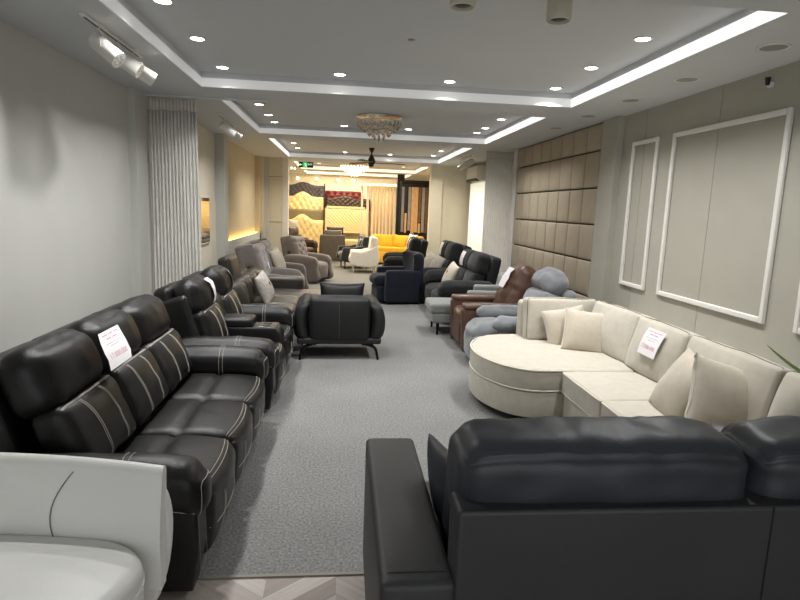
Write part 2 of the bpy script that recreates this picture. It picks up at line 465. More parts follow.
# ------------------------------------------------------------------ room shell
HC, HU, TOP = 2.6, 2.73, 2.95
CB = 2.32      # edge of the carpet
o = box('floor', 'carpet', None, -2.6, 3.2, CB, 21.2, -.05, 0); struct(o)
o = box('floor', 'wood', None, -2.6, 3.2, -2.4, CB-.012, -.05, -.004); struct(o)
o = box('trim_1', 'beige_trim', None, -2.0, 2.8, CB-.014, CB+.004, -.02, .004); struct(o)
trays = [(-1.28, 2.12, 2.76, 5.46), (-1.24, 2.10, 6.08, 8.72), (-1.19, 2.04, 9.32, 12.7)]
def ceiling():
    B = []
    ys = [-2.4]+[y for t in trays for y in t[2:]]+[13.1]
    for i in range(0, len(ys), 2): B.append((-2.2, 3.1, ys[i], ys[i+1], HC, TOP))
    for (x0, x1, y0, y1) in trays:
        B.append((-2.2, x0, y0, y1, HC, TOP)); B.append((x1, 3.1, y0, y1, HC, TOP)); B.append((x0, x1, y0, y1, HU, TOP))
    far = (-1.2, 2.0, 13.9, 16.6), (-1.2, 2.0, 17.2, 19.0)
    ys = [13.1, 13.9, 16.6, 17.2, 19.0, 21.2]
    for i in range(0, 6, 2): B.append((-2.6, 3.1, ys[i], ys[i+1], HC, TOP))
    for (x0, x1, y0, y1) in far:
        B.append((-2.6, x0, y0, y1, HC, TOP)); B.append((x1, 3.1, y0, y1, HC, TOP)); B.append((x0, x1, y0, y1, HU, TOP))
    struct(boxes('ceiling', 'ceiling', None, B))
    return far
far_trays = ceiling()
def cove(name, lab, x0, x1, y0, y1, mats):
    root = thing(name, lab, 'light strip', ((x0+x1)/2, (y0+y1)/2, HC), 0, 'lit cove strips around the ceiling recesses'); c = root.location
    t = .008; z0, z1 = .004, .078; ax, bx, ay, by = x0-c.x, x1-c.x, y0-c.y, y1-c.y
    for nm, bb, m in (('light_strip', (ax, ax+t, ay, by, z0, z1), mats[0]), ('light_strip', (ax+t, bx-t, by-t, by, z0, z1), mats[1]), ('light_strip', (bx-t, bx, ay, by, z0, z1), mats[2]), ('light_strip', (ax+t, bx-t, ay, ay+t, z0, z1), mats[1])):
        box(nm, m, root, *bb)
cove('cove_light', 'bright white light strip round the nearest ceiling recess', *trays[0], ('led_left', 'led_far', 'led_right'))
cove('cove_light', 'white light strip round the ceiling recess holding the crystal chandelier', *trays[1], ('led_left', 'led_far', 'led_right'))
cove('cove_light', 'white light strip round the ceiling recess holding the dark fan', *trays[2], ('led_right', 'led_far', 'led_right'))
cove('cove_light', 'warm light strip round the recess just beyond the opening', *far_trays[0], ('led_warm',)*3)
cove('cove_light', 'warm light strip round the farthest ceiling recess', *far_trays[1], ('led_warm',)*3)

struct(boxes('wall_left', 'left_wall', None, [(-2.15, -2.0, -2.4, 5.69, 0, HC), (-2.15, -1.93, 5.69, 6.3, 0, HC)]))
struct(boxes('wall_left', 'cream_wall', None, [(-2.15, -1.93, 6.3, 9.0, 0, HC)]))
struct(boxes('wall_left', 'left_wall', None, [(-2.15, -1.80, 9.0, 9.3, 0, HC), (-2.15, -1.80, 9.3, 12.9, 0, .96), (-1.83, -1.80, 9.3, 12.9, .96, .99)]))
struct(boxes('wall_left', 'warm_lit_tan_wall', None, [(-2.15, -1.90, 9.3, 12.9, .96, HC), (-2.15, -1.80, 12.75, 12.9, 0, HC)]))  # niche back, its warm light painted as tan
struct(boxes('wall_far', 'cream_wall', None, [(-2.6, -1.74, 12.9, 13.3, 0, HC), (-1.74, -1.36, 13.12, 13.3, 0, HC)]))
struct(boxes('trim_2', 'left_wall', None, [(-1.74, -1.66, 13.02, 13.12, 0, HC)]))
struct(boxes('trim_3', 'white_trim', None, [(-1.36, -1.24, 13.1, 13.34, 0, HC)]))
struct(boxes('trim_4', 'grey_stitch', None, [(-1.66, -1.36, 13.113, 13.12, 2.19, 2.2), (-1.66, -1.36, 13.113, 13.12, 1.2, 1.21)]))
def seam(name, m, lst): struct(boxes(name, m, None, lst))
struct(boxes('wall_right', 'right_wall', None, [(2.80, 2.95, -2.4, 6.09, 0, HC), (2.73, 2.80, 5.74, 6.09, 0, HC)]))
seam('trim_5', 'seam_grey', [(2.797, 2.80, y, y+.004, 0, HC) for y in (2.0, 3.1, 4.22, 5.3)])
struct(boxes('wall_right', 'pad_gap', None, [(2.77, 2.95, 6.09, 9.14, 0, HC)]))
struct(boxes('trim_6', 'white_trim', None, [(2.72, 2.95, 9.14, 9.3, 0, HC)]))
struct(boxes('wall_right', 'cream_wall', None, [(2.87, 2.97, 9.3, 11.5, 0, HC), (2.87, 2.97, 11.5, 12.95, 2.2, HC), (2.87, 2.97, 11.5, 12.95, 0, .1), (2.87, 2.97, 12.95, 13.3, 0, HC)]))
struct(boxes('wall_far', 'cream_wall', None, [(2.2, 2.87, 13.12, 13.3, 0, HC), (1.94, 2.2, 13.02, 13.3, 0, HC)]))
# window with a sheer daylight-lit blind
wd = bpy.data.objects.new('window_1', None); COL.objects.link(wd); wd.location = (2.95, 12.2, 1.15); struct(wd)
V = []; F = []
for i in range(61):
    y = -.72+1.44*i/60; x = -.12+.016*math.sin(i*1.15)
    V += [(x, y, -1.05), (x, y, 1.05)]
for i in range(60): F.append((2*i, 2*i+1, 2*i+3, 2*i+2))
sc = mobj('sheer_curtain', V, F, 'window_glow', wd); sm = sc.modifiers.new('s', 'SOLIDIFY'); sm.thickness = .002
boxes('window_frame', 'white_trim', wd, [(-.03, .03, -.74, -.70, -1.05, 1.05), (-.03, .03, .70, .74, -1.05, 1.05), (-.03, .03, -.02, .02, -1.05, 1.05), (-.03, .03, -.7, .7, 1.01, 1.05), (-.03, .03, -.7, .7, -1.05, -1.01)])

# white frame mouldings on the right wall
def moulding(n, y0, y1, z0, z1, w=.04):
    x0, x1 = 2.772, 2.80
    a = boxes('trim_%d' % n, 'white_trim', None, [(x0, x1, y0, y0+w, z0, z1), (x0, x1, y1-w, y1, z0, z1), (x0, x1, y0+w, y1-w, z1-w, z1), (x0, x1, y0+w, y1-w, z0, z0+w)], bev=.008)
    struct(a)
moulding(7, 3.48, 4.80, .93, 2.32); moulding(8, 5.03, 5.50, .93, 2.32); moulding(9, 2.72, 3.22, .93, 2.32)

# padded wall
pw = thing('padded_wall_panel', 'beige padded leather wall panel of square tiles behind the grey recliner', 'wall panel', (2.77, 7.64, 0))
rows = [(0, .3), (.3, .7), (.7, 1.1), (1.1, 1.5), (1.5, 1.9), (1.9, 2.3), (2.3, 2.595)]
pad_me = {}
for (z0, z1) in rows:
    for k in range(8):
        y0 = 6.10+k*3.03/8; y1 = y0+3.03/8
        key = round(z1-z0, 3)
        if key not in pad_me:
            o, _ = soft('padded_tile', 'pad', pw, (0, 0, 0), (.022, (y1-y0)/2-.006, (z1-z0)/2-.007), r=.018, puff=(.012, 0, 0, 0, 0, 0), n=5, k=2)
            pad_me[key] = o
        else:
            o = pad_me[key].copy(); COL.objects.link(o); o.parent = pw
        o.location = (-.018, (y0+y1)/2-7.64, (z0+z1)/2)

# far room
struct(boxes('wall_far', 'warm_wall', None, [(-2.6, 3.1, 19.36, 19.5, 0, HC)]))
struct(boxes('wall_left', 'warm_wall', None, [(-2.3, -2.15, 13.3, 20.6, 0, HC)]))
struct(boxes('wall_right', 'warm_wall', None, [(2.95, 3.1, 13.3, 20.6, 0, HC)]))

# ------------------------------------------------------------------ lamps in the ceiling
def downlight(x, y, z, label, lit=True, energy=11, group='recessed ceiling spots', col=(1, .99, .98), r=.05, glow='downlight', spread=125):
    root = thing('recessed_downlight', label, 'ceiling light', (x, y, z), 0, group)
    lathe('trim_ring', 'white_plastic', root, [(r+.014, 0), (r+.014, -.004), (r, -.007), (r-.006, -.004)], seg=18)
    lathe('lens', glow if lit else 'unlit', root, [(r-.004, -.001), (r-.004, -.0055), (.002, -.0065)], seg=18)
    if lit and energy:
        a = area('lamp_glow', (x, y, z-.012), energy*.94, .08, color=col, spread=spread)
        a.parent = root; a.location = (0, 0, -.012)
L1 = 'small round lit downlight in the nearest ceiling recess'
T1 = [(-1.05, 5.24, 'far left corner'), (-.06, 5.24, 'far row, second from left'), (.91, 5.26, 'far row, third from left'), (1.89, 5.28, 'far right corner'), (-1.05, 4.39, 'left side, middle'), (-1.06, 3.64, 'left side, nearest the black sofa'), (1.88, 4.50, 'right side, middle'), (1.88, 3.72, 'right side, nearest the cream sectional')]
for x, y, d in T1: downlight(x, y, HU, 'small round lit downlight in the nearest recess, '+d, energy=13)
downlight(-1.05, 2.95, HU, 'lit downlight at the near left of the nearest recess, outside the photo', energy=13)
downlight(1.88, 2.95, HU, 'lit downlight at the near right of the nearest recess, outside the photo', energy=13)
T2 = [(-1.0, 7.02, 'left side, nearest'), (-.99, 7.78, 'left side, middle'), (-.99, 8.42, 'far left corner'), (-.02, 8.44, 'far row behind the chandelier'), (.9, 8.46, 'far row right of the chandelier'), (1.9, 7.16, 'right side, nearest'), (1.9, 7.96, 'right side, middle'), (1.9, 8.46, 'far right corner')]
for x, y, d in T2: downlight(x, y, HU, 'small round lit downlight in the chandelier recess, '+d, energy=11)
T3 = [(-.95, 11.1, 'left side, nearer'), (-.95, 12.0, 'left side, farther'), (0, 12.45, 'far row left of the fan'), (.95, 12.5, 'far row right of the fan'), (1.85, 11.3, 'right side, nearer'), (1.85, 12.3, 'right side, farther')]
for x, y, d in T3: downlight(x, y, HU, 'small round lit downlight in the fan recess, '+d, energy=13, col=(1, .93, .8))
for x, y, d in [(-.7, 14.3, 'near left'), (.4, 14.3, 'near middle'), (1.6, 14.3, 'near right'), (-.7, 16.0, 'far left'), (.4, 16.0, 'far middle'), (1.6, 16.0, 'far right')]:
    downlight(x, y, HU, 'small warm downlight in the recess beyond the opening, '+d, energy=29, spread=170, col=(1, .86, .64), group='warm spots beyond the opening', glow='bulb_warm')
for x, y, d in [(-.9, 18.2, 'left'), (.1, 18.2, 'middle'), (1.3, 18.2, 'right')]:
    downlight(x, y, HU, 'small warm downlight in the farthest recess, %s' % d, energy=44, spread=175, col=(1, .86, .62), group='warm spots beyond the opening', glow='bulb_warm')
for y, d in [(3.28, 'nearest, above the big wall frame'), (4.13, 'second from the front'), (4.96, 'third, above the narrow frame'), (5.84, 'fourth from the front, beside the pilaster'), (6.74, 'farthest, above the padded wall')]:
    downlight(2.45, y, HC, 'unlit round ceiling spot along the right, '+d, lit=False, group='unlit ceiling spots by the right wall', r=.075)
downlight(.48, 6.55, HU, 'dim orange round ceiling lamp in front of the crystal chandelier', energy=0, glow='dim_light', group=None, r=.07)
downlight(1.6, 6.58, HU, 'tiny dim ceiling lamp at the right front of the chandelier recess', energy=0, glow='dim_light', group=None, r=.035)
sd = thing('smoke_detector', 'tiny pale sensor dot on the nearest recessed ceiling', 'detector', (.43, 4.08, HU)); lathe('cover', 'unlit', sd, [(.025, 0), (.022, -.008), (.004, -.012)])
# surface mounted cylinders
def can(x, y, z0, label):
    root = thing('surface_cylinder_lamp', label, 'ceiling lamp', (x, y, HU), 0)
    lathe('can_body', 'cream_plastic', root, [(.066, 0), (.066, z0-HU), (.056, z0-HU-.002), (.052, z0-HU+.012), (.002, z0-HU+.012)], seg=28)
    lathe('reflector', 'grey_lens', root, [(.045, z0-HU+.011), (.03, z0-HU+.004), (.002, z0-HU+.002)])
can(1.115, 3.15, 2.615, 'cream cylindrical ceiling lamp hanging from the nearest recess, right')
can(.575, 3.05, 2.615, 'cream cylindrical ceiling lamp cut by the top edge of the photo, left')
# track lights
def track(x, y0, y1, z, label, heads, s=1.0):
    root = thing('track_light', label, 'track light', (x, (y0+y1)/2, z)); yc = (y0+y1)/2
    boxes('rail', 'white_plastic', root, [(-.018, .018, y0-yc, y1-yc, -.02, 0)], bev=.004)
    boxes('rail_slot', 'dark_plastic', root, [(-.006, .006, y0-yc+.03, y1-yc-.03, -.0215, -.0195)])
    for (hy, d) in heads:
        d = Vector(d).normalized(); c = Vector((0.02, hy-yc, -.125))+d*.02
        hd = lathe('lamp_head', 'white_plastic', root, [(.03*s, -.10), (.044*s, -.09), (.048*s, -.07), (.050*s, .10), (.044*s, .10)], c, 24, aim(d))
        lathe('lens', 'grey_lens', hd, [(.044*s, .094), (.002, .098)], c, 20, aim(d))
        dots = []
        for k in range(7):
            a = k*math.pi/3; rr = 0 if k == 6 else .026*s
            p = c+aim(d) @ Vector((rr*math.cos(a), rr*math.sin(a), .098)); dots.append(latheg([(.008*s, 0), (.006*s, .003), (.001, .004)], p, 8, aim(d)))
        v, f = join(dots); mobj('diode_dots', v, f, 'unlit', hd)
        side = d.cross(Vector((0, 0, 1))).normalized()
        path = [c+side*.056, c+side*.060+Vector((0, 0, .05)), Vector((0, hy-yc, -.045))+side*.03, Vector((0, hy-yc, -.02)), Vector((0, hy-yc, -.045))-side*.03, c-side*.060+Vector((0, 0, .05)), c-side*.056]
        v, f = tubeg(catmull(path, 4, False), .004, 6); mobj('bracket', v, f, 'white_plastic', root)
    return root
t = track(-1.45, 3.50, 4.42, HC, 'three white spot lamps on a rail above the near black sofa', [(3.72, (.75, -.12, -.6)), (4.02, (.82, .1, -.5)), (4.28, (.7, .45, -.42))])
track(-1.45, 6.96, 7.95, HC, 'pair of white spot lamps on a rail beyond the left curtain', [(7.3, (.7, .3, -.5)), (7.7, (.75, .2, -.5))])
track(2.25, 10.3, 11.3, HC, 'white spot lamps on a rail near the air conditioner', [(10.5, (-.7, .1, -.6)), (10.8, (-.7, .3, -.5)), (11.1, (-.6, .3, -.5))])
# warm niche light
nl = thing('niche_light', 'glowing yellow light strip in the niche ledge on the left wall', 'light strip', (-1.87, 11.1, .975))
box('glow_strip', 'led_yellow', nl, -.012, .012, -1.75, 1.6, 0, .012)
# chandelier
def chandelier(x, y, z, s, label, m='crystal', metal='chrome'):
    root = thing('crystal_chandelier', label, 'chandelier', (x, y, z))
    lathe('canopy_plate', metal, root, [(.30*s, 0), (.30*s, -.012), (.27*s, -.02), (.002, -.022)], seg=32)
    for rr, zz in ((.29, -.07), (.22, -.13), (.14, -.19)):
        v, f = tubeg([(rr*s*math.cos(a), rr*s*math.sin(a), zz*s) for a in [2*math.pi*i/28 for i in range(28)]], .006, 6, True); mobj('crystal_ring', v, f, metal, root)
    rods = [tubeg([(.2*s*math.cos(a), .2*s*math.sin(a), -.01), (.2*s*math.cos(a), .2*s*math.sin(a), -.13*s)], .004) for a in (0, 2.1, 4.2)]
    v, f = join(rods); mobj('hanger_rods', v, f, metal, root)
    g = None
    for rr, zz, n, l in ((.29, -.075, 26, .055), (.25, -.10, 20, .055), (.21, -.135, 16, .06), (.14, -.19, 11, .06), (.07, -.235, 6, .055)):
        for k in range(n):
            a = 2*math.pi*k/n+rr*7
            if g is None: g = lathe('crystal_drop', m, root, [(.002, .0), (.009, -.012), (.018, -.04), (.012, -.055), (.002, -.065)], seg=6)
            else: q = g.copy(); COL.objects.link(q); q.parent = root; g2 = q
            tgt = g if k == 0 and rr == .29 else q
            tgt.location = (rr*s*math.cos(a), rr*s*math.sin(a), zz*s)
    lathe('bottom_ball', metal, root, [(.002, -.30*s), (.022, -.315*s), (.002, -.345*s)], seg=12)
    return root
chandelier(.42, 7.45, HU, .95, 'round crystal chandelier in the middle ceiling recess')
chandelier(.25, 15.2, HU, 1.2, 'sparkling gold crystal chandelier beyond the opening', 'bulb_warm', 'gold')
fan = thing('ceiling_fan', 'dark bronze ceiling fan with three thin blades', 'ceiling fan', (.51, 11.35, HU))
lathe('canopy', 'bronze', fan, [(.012, -.10), (.05, -.03), (.055, 0)], seg=20)
lathe('rod', 'bronze', fan, [(.012, -.05), (.012, -.16)])
lathe('motor', 'bronze', fan, [(.02, -.13), (.04, -.16), (.075, -.24), (.08, -.28), (.05, -.31), (.045, -.35), (.01, -.36)], seg=24)
for k in range(3):
    a = R(3+120*k); xf = Matrix.Rotation(a, 4, 'Z') @ Matrix.Rotation(R(10), 4, 'X')
    V, F = slabg([(.07, -.02), (.2, -.045), (.6, -.06), (.66, -.03), (.66, .03), (.6, .06), (.2, .045), (.07, .02)], -.284, -.278, r=.002, axis='z', k=2)
    mobj('blade', [xf @ Vector(v) for v in V], F, 'bronze', fan)
# exit sign
ex = thing('exit_sign', 'green lit exit sign hanging at the opening', 'sign', (-.855, 13.15, 2.48))
box('sign_box', 'dark_plastic', ex, -.16, .16, -.02, .02, -.062, .062, bev=.004)
box('green_panel', 'exit_green', ex, -.07, .03, -.0225, -.0195, -.056, .056)
def text_obj(body, m, parent, loc, h, rot=(90, 0, 0), name='lettering'):
    cu = bpy.data.curves.new('t', 'FONT'); cu.body = body; cu.align_x = 'CENTER'; cu.align_y = 'CENTER'; cu.size = h; cu.extrude = .0005
    to = bpy.data.objects.new('t', cu); COL.objects.link(to); dg = bpy.context.evaluated_depsgraph_get(); dg.update()
    me = bpy.data.meshes.new_from_object(to.evaluated_get(dg)); bpy.data.objects.remove(to)
    me.materials.clear(); me.materials.append(MATS[m]); o = bpy.data.objects.new(name, me); COL.objects.link(o); o.parent = parent; o.location = loc; o.rotation_euler = [R(a) for a in rot]
text_obj('EXIT', 'exit_white', ex, (.092, -.022, .008), .05)
tubes('running_figure', 'exit_white', ex, [[(-.01, -.024, .0), (-.025, -.024, -.045)], [(-.01, -.024, .0), (.012, -.024, -.02), (.008, -.024, -.045)], [(-.01, -.024, .0), (-.015, -.024, .03)], [(-.035, -.024, .01), (-.015, -.024, .028), (.008, -.024, .008)]], .004)
tubes('arrow', 'exit_white', ex, [[(-.085, -.022, 0), (-.145, -.022, 0)], [(-.125, -.022, .02), (-.146, -.022, 0), (-.125, -.022, -.02)]], .006)
tubes('hanger', 'white_plastic', ex, [[(-.12, 0, .06), (-.12, 0, .12)], [(.12, 0, .06), (.12, 0, .12)]], .004)
# air conditioner
ac = thing('air_conditioner', 'white wall air conditioner above the bright window', 'air conditioner', (2.87, 12.2, 2.22))
slab('housing', 'white_plastic', ac, [(0, 0), (-.12, .0), (-.2, .05), (-.21, .2), (-.18, .3), (0, .3)], -.5, .5, r=.015, axis='y')
box('air_outlet', 'dark_plastic', ac, -.205, -.10, -.46, .46, -.004, .055)
# sensor on right wall
ws = thing('wall_sensor', 'tiny black and white sensor on the wall above the big frame', 'lamp', (2.8, 3.72, 2.50))
lathe('mount', 'white_plastic', ws, [(.022, 0), (.02, -.02)], (0, 0, 0), 14, aim((1, 0, 0)))
lathe('lamp_head', 'dark_plastic', ws, [(.012, -.02), (.016, 0), (.018, .03)], (-.03, 0, .015), 14, aim((-.3, -.3, 1)))  # dark body of the sensor
# mirror on left wall
mr = thing('wall_mirror', 'small narrow mirror on the cream wall behind the curtain', 'mirror', (-1.93, 8.26, 1.34))
box('glass', 'mirror', mr, .001, .02, -.26, .26, -.31, .31); boxes('frame', 'white_plastic', mr, [(0, .024, -.275, -.26, -.325, .325), (0, .024, .26, .275, -.325, .325), (0, .024, -.26, .26, .31, .325), (0, .024, -.26, .26, -.325, -.31)])

# curtains
def curtain(name, label, x0, x1, y, z1, pleats, amp, flare=0, cm='curtain'):
    root = thing(name, label, 'curtain', ((x0+x1)/2, y, 0), 0); xc = (x0+x1)/2
    def fold(za, zb, nz, a2, m, nm, th):
        n = pleats*8; V = []; F = []
        for j in range(nz+1):
            z = za+(zb-za)*j/nz
            for i in range(n+1):
                t = i/n; ph = t*pleats*2*math.pi
                k = amp*a2*(1+.35*math.sin(i*.37+2*z))
                x = x0+(x1-x0)*t-xc+(t*flare)*(1-z/z1)+.006*math.sin(ph*2+z)
                V.append((x, k*math.sin(ph+.25*math.sin(z*2+i*.05)), z))
        for j in range(nz):
            for i in range(n): a = j*(n+1)+i; F.append((a, a+1, a+n+2, a+n+1))
        o = mobj(nm, V, F, m, root, sharp=180); s = o.modifiers.new('s', 'SOLIDIFY'); s.thickness = th; return o
    fold(.02, z1-.12, 10, 1, cm, 'pleated_cloth', .003)
    fold(z1-.12, z1, 2, .7, 'curtain_head', 'heading_tape', .005)
    return root
curtain('folding_curtain', 'grey pleated curtain gathered against the left wall', -1.905, -1.45, 5.97, 2.575, 14, .011, .03)
curtain('folding_curtain', 'grey pleated curtain gathered against the right wall by the padded panels', 2.30, 2.76, 9.42, 2.575, 13, .007, cm='curtain_lit_tone')
cr = thing('curtain_rail', 'thin curtain rail on the ceiling between the two nearest recesses', 'rail', (-1.2, 5.97, 2.59)); box('rail', 'ceiling', cr, -.73, .43, -.012, .012, -.008, .01, bev=.002)

# ------------------------------------------------------------------ furniture (local: front faces -y)
def recliner(root, m, n=1, sw=.52, aw=.21, zs=.42, yf=-.53, head=.95, za=.58, stitch=None, arms=None, console=None, style='pillow', depth=1.04, tilt=14, piping=None, gap=0):
    """arms: x list; seats centred; console: index after which a console of width cw sits"""
    cw = console[1] if console else 0
    Wt = n*sw+cw; xs = []
    x = -Wt/2
    for i in range(n):
        xs.append(x+sw/2); x += sw
        if console and i == console[0]: cx = x+cw/2; x += cw
    yb = yf+depth; yj = yf+.44          # seat / back junction
    T = math.tan(R(tilt)); HEADS = []
    box('base', m, root, -Wt/2-aw*.6, Wt/2+aw*.6, yf+.12, yb-.08, .04, .30, bev=.02)
    boxes('foot_rail', 'black_metal', root, [(-Wt/2-.02, Wt/2+.02, yf+.16, yf+.20, 0, .05), (-Wt/2-.02, Wt/2+.02, yb-.2, yb-.16, 0, .05)])
    for i, xc in enumerate(xs):
        hw = sw/2-.003
        crease = yf+.24
        def bend(q, a, b, g, c=(yf+yj)/2-.01):
            if g > -.5: q.z -= .016*math.exp(-((q.y+c-crease)/.022)**2)*(g+.5)/1.5; 
            if b < 0: q.z -= .02*b*b
            if b < 0: q.y -= .035*(1-a*a)*b*b
            return q
        seat, P = soft('seat_cushion', m, root, (xc, (yf+yj)/2-.01+.03, zs-.085), (hw, (yj-yf)/2+.03, .09), r=.05, puff=(0, 0, .01, 0, 0, .018), bend=bend, n=12, wr=(.004, (9, 9, 9)), seed=i)
        if stitch:
            tubes('front_stitching', stitch, seat, [surf(P, [(a, -.86, 1) for a in lerp(-.97, .97, 16)], .001), surf(P, [(a, -.93, 1) for a in lerp(-.97, .97, 16)], .001)], .0015, 4)
        fr, P = soft('footrest', m, root, (xc, yf+.035, .225), (hw, .055, .155), r=.045, puff=(0, 0, .03, 0, 0, 0), rot=(6, 0, 0), n=8, wr=(.004, (7, 7, 7)), seed=i+9)
        if stitch:
            tubes('panel_stitching', stitch, fr, [surf(P, [(a, -1, g) for g in lerp(.8, -.75, 8)]) for a in (-.42, -.36, .36, .42)]+[surf(P, [(a, -1, gg) for a in lerp(-.97, .97, 8)]) for gg in (-.1,)], .002, 4)
        # back
        if style == 'pillow':
            hz = (head-.24-zs)/2+.02
            zc = zs-.02+hz; yc = yj+.075+T*(zc-zs)
            bc, P = soft('back_cushion', m, root, (xc, yc, zc), (hw, .085, hz), r=.06, puff=(0, 0, .035, 0, 0, 0), rot=(-tilt, 0, 0), n=8, wr=(.008, (8, 8, 14)), seed=i+3)
            if stitch:
                ln = []
                for a0 in (-.50, .22):
                    for da in (0, .045):
                        ln.append(surf(P, [(a0+da+.10*(1-((g+1)/2)**2), -1, g) for g in lerp(.85, -.8, 10)]))
                for gg in (.97, .92): ln.append(surf(P, [(a, -1, gg) for a in lerp(-.95, .95, 12)]))
                tubes('back_stitching', stitch, bc, ln, .0022, 4)
            zc2 = head-.14; yc2 = yj+.105+T*(zc2-zs)
            hr, P = soft('headrest', m, root, (xc, yc2, zc2), (hw+.006, .105, .15), r=.095, puff=(0, 0, .035, 0, 0, .012), rot=(-tilt+2, 0, 0), n=8, k=4, wr=(.012, (16, 7, 7)), seed=i+5); HEADS.append(P)
        elif style == 'tall':
            hz = (head-zs)/2-.02; zc = zs+hz; yc = yj+.09+T*(zc-zs)
            def tuft(q, a, b, g):
                if b < 0:
                    for (ta, tg) in ((0, .42), (-.45, .1), (.45, .1), (0, -.2), (-.45, -.45), (.45, -.45)):
                        q.y += .028*math.exp(-(((a-ta)*hw)**2+((g-tg)*hz)**2)/.0014)*(-b)
                    q.y += .022*math.exp(-((g-.5)*hz/.02)**2)*(-b)
                return q
            bc, P = soft('back_cushion', m, root, (xc, yc, zc), (hw, .10, hz), r=.07, puff=(0, 0, .03, 0, 0, .0), rot=(-tilt, 0, 0), n=16, bend=tuft, wr=(.006, (6, 6, 9)), seed=i+3); HEADS.append(P)
            for (ta, tg) in ((0, .42), (-.45, .1), (.45, .1), (0, -.2)):
                p = P(ta, -1, tg); v, f = latheg([(.001, .0), (.011, .002), (.009, .008), (.001, .01)], p, 8, aim((0, -1, .2))); mobj('button', v, f, m, bc)
            for sx in (-1, 1):
                soft('head_wing', m, root, (xc+sx*(hw-.03), yc+.06+T*.2, head-.2), (.03, .12, .17), r=.028, rot=(-tilt, 0, 0), n=3)
        else:
            hz = (head-zs)/2; 
            z1 = zs+hz*.5; z2 = zs+hz*1.42
            soft('back_cushion', m, root, (xc, yj+.08+T*(z1-zs), z1), (hw, .09, hz*.56), r=.06, puff=(0, 0, .03, 0, 0, 0), rot=(-tilt, 0, 0), n=6, wr=(.008, (8, 8, 12)), seed=i)
            _, P = soft('headrest', m, root, (xc, yj+.09+T*(z2-zs), z2), (hw, .10, hz*.56), r=.07, puff=(0, 0, .035, 0, 0, 0), rot=(-tilt, 0, 0), n=6, wr=(.008, (8, 8, 12)), seed=i+4); HEADS.append(P)
        soft('back_shell', m, root, (xc, yj+.24+T*(head*.45-zs*.3), (head+.12)/2), (sw/2, .07, (head-.2)/2), r=.05, rot=(-tilt*.8, 0, 0), puff=(0, 0, 0, .02, 0, 0), n=4, seed=i)
    if style == 'pillow' and console:
        for sx in (-1, 1):
            soft('back_side_panel', m, root, (sx*(Wt/2+.025), yj+.21+T*.16, .60), (.04, .12, .27), r=.038, rot=(-tilt, 0, 0), puff=(.005, .005, 0, 0, 0, 0), wr=(.006, (6, 6, 6)))
    def arm(xc, w=aw):
        if style == 'tall':   # sloping padded arm with flat sides
            slab('arm', m, root, catmull([(yf-.03, .04), (yf-.05, .30), (yf-.02, za-.06), (yf+.12, za), (yb-.38, za+.02), (yb-.2, za-.06), (yb-.18, .04)], 4), xc-w/2, xc+w/2, r=.045, puff=.01)
            return
        slab('arm', m, root, [(yf+.02, .03), (yf-.01, .2), (yf+.0, za-.12), (yf+.1, za-.08), (yb-.3, za-.08), (yb-.25, .03)], xc-w*.42, xc+w*.42, r=.02, puff=.004)
        def bend(q, a, b, g):
            if b < -.4: e_ = (-b-.4)/.6; q.z -= .035*e_**3; q.x *= 1+.10*e_
            return q
        L = (yb-.26-yf)/2
        ap, P = soft('arm_pad', m, root, (xc, yf+L-.035, za-.095), (w/2, L, .108), r=.08, puff=(.01, .01, .01, 0, 0, .012), n=12, k=4, bend=bend, wr=(.005, (8, 8, 8)), seed=int(xc*10))
        if stitch:
            ring = lambda b: surf(P, [(-1, b, g) for g in lerp(-.9, .9, 6)]+[(a, b, 1) for a in lerp(-.9, .9, 8)]+[(1, b, g) for g in lerp(.9, -.9, 6)])
            tubes('arm_stitching', stitch, ap, [ring(-.28), ring(-.22), surf(P, [(-.8, -1, g) for g in lerp(-.8, .5, 5)]+[(a, -1, .7) for a in lerp(-.6, .6, 6)]+[(.8, -1, g) for g in lerp(.5, -.8, 5)]), surf(P, [(s, b, -.75) for s in (1,) for b in lerp(-.95, .9, 12)]), surf(P, [(s, b, -.75) for s in (-1,) for b in lerp(-.95, .9, 12)])], .0015, 4)
            pth = [(xc-w*.3, yf-.004, .42), (xc-w*.3, yf-.012, .08), (xc+w*.3, yf-.012, .08), (xc+w*.3, yf-.004, .42)]
            tubes('front_panel_stitching', 'grey_stitch', ap, [pth], .0015, 4)
    for xa in (arms if arms is not None else [-Wt/2-aw/2, Wt/2+aw/2]): arm(xa)
    if console:
        slab('console_box', m, root, [(yf+.03, .04), (yf+.0, .46), (yf+.05, .53), (yj+.15, .53), (yj+.15, .04)], cx-cw/2+.004, cx+cw/2-.004, r=.02)
        soft('console_lid', m, root, (cx, yf+.42, .56), (cw/2-.01, .17, .045), r=.03, puff=(0, 0, 0, 0, 0, .01), n=4)
        box('cup_plate', 'chrome', root, cx-cw/2+.03, cx+cw/2-.03, yf+.07, yf+.21, .528, .534, bev=.002)
        for k in (-1, 1): lathe('cup_holder', 'dark_plastic', root, [(.037, .537), (.034, .538), (.002, .5365)], (cx+k*.052, yf+.14, 0), 18)
        soft('console_back', m, root, (cx, yj+.16, .62), (cw/2-.003, .08, .18), r=.05, rot=(-tilt, 0, 0))
    return HEADS
def stick(label, root, P, a0, a1, g0, g1, skew=0, text=None, group=None, lift=.012):
    """a paper sheet lying on a cushion's front face"""
    mw = Matrix.Translation(root.location) @ root.rotation_euler.to_matrix().to_4x4()
    rows = []; n = 5
    for i in range(n):
        g = g0+(g1-g0)*i/(n-1); sk = skew*i/(n-1)
        pa, pb = P(a0+sk, -1, g), P(a1+sk, -1, g)
        off = Vector((0, -lift, .004))
        rows.append((mw @ (pa+off), mw @ (pb+off)))
    return sheet('price_sign', label, rows, text=text, group=group)

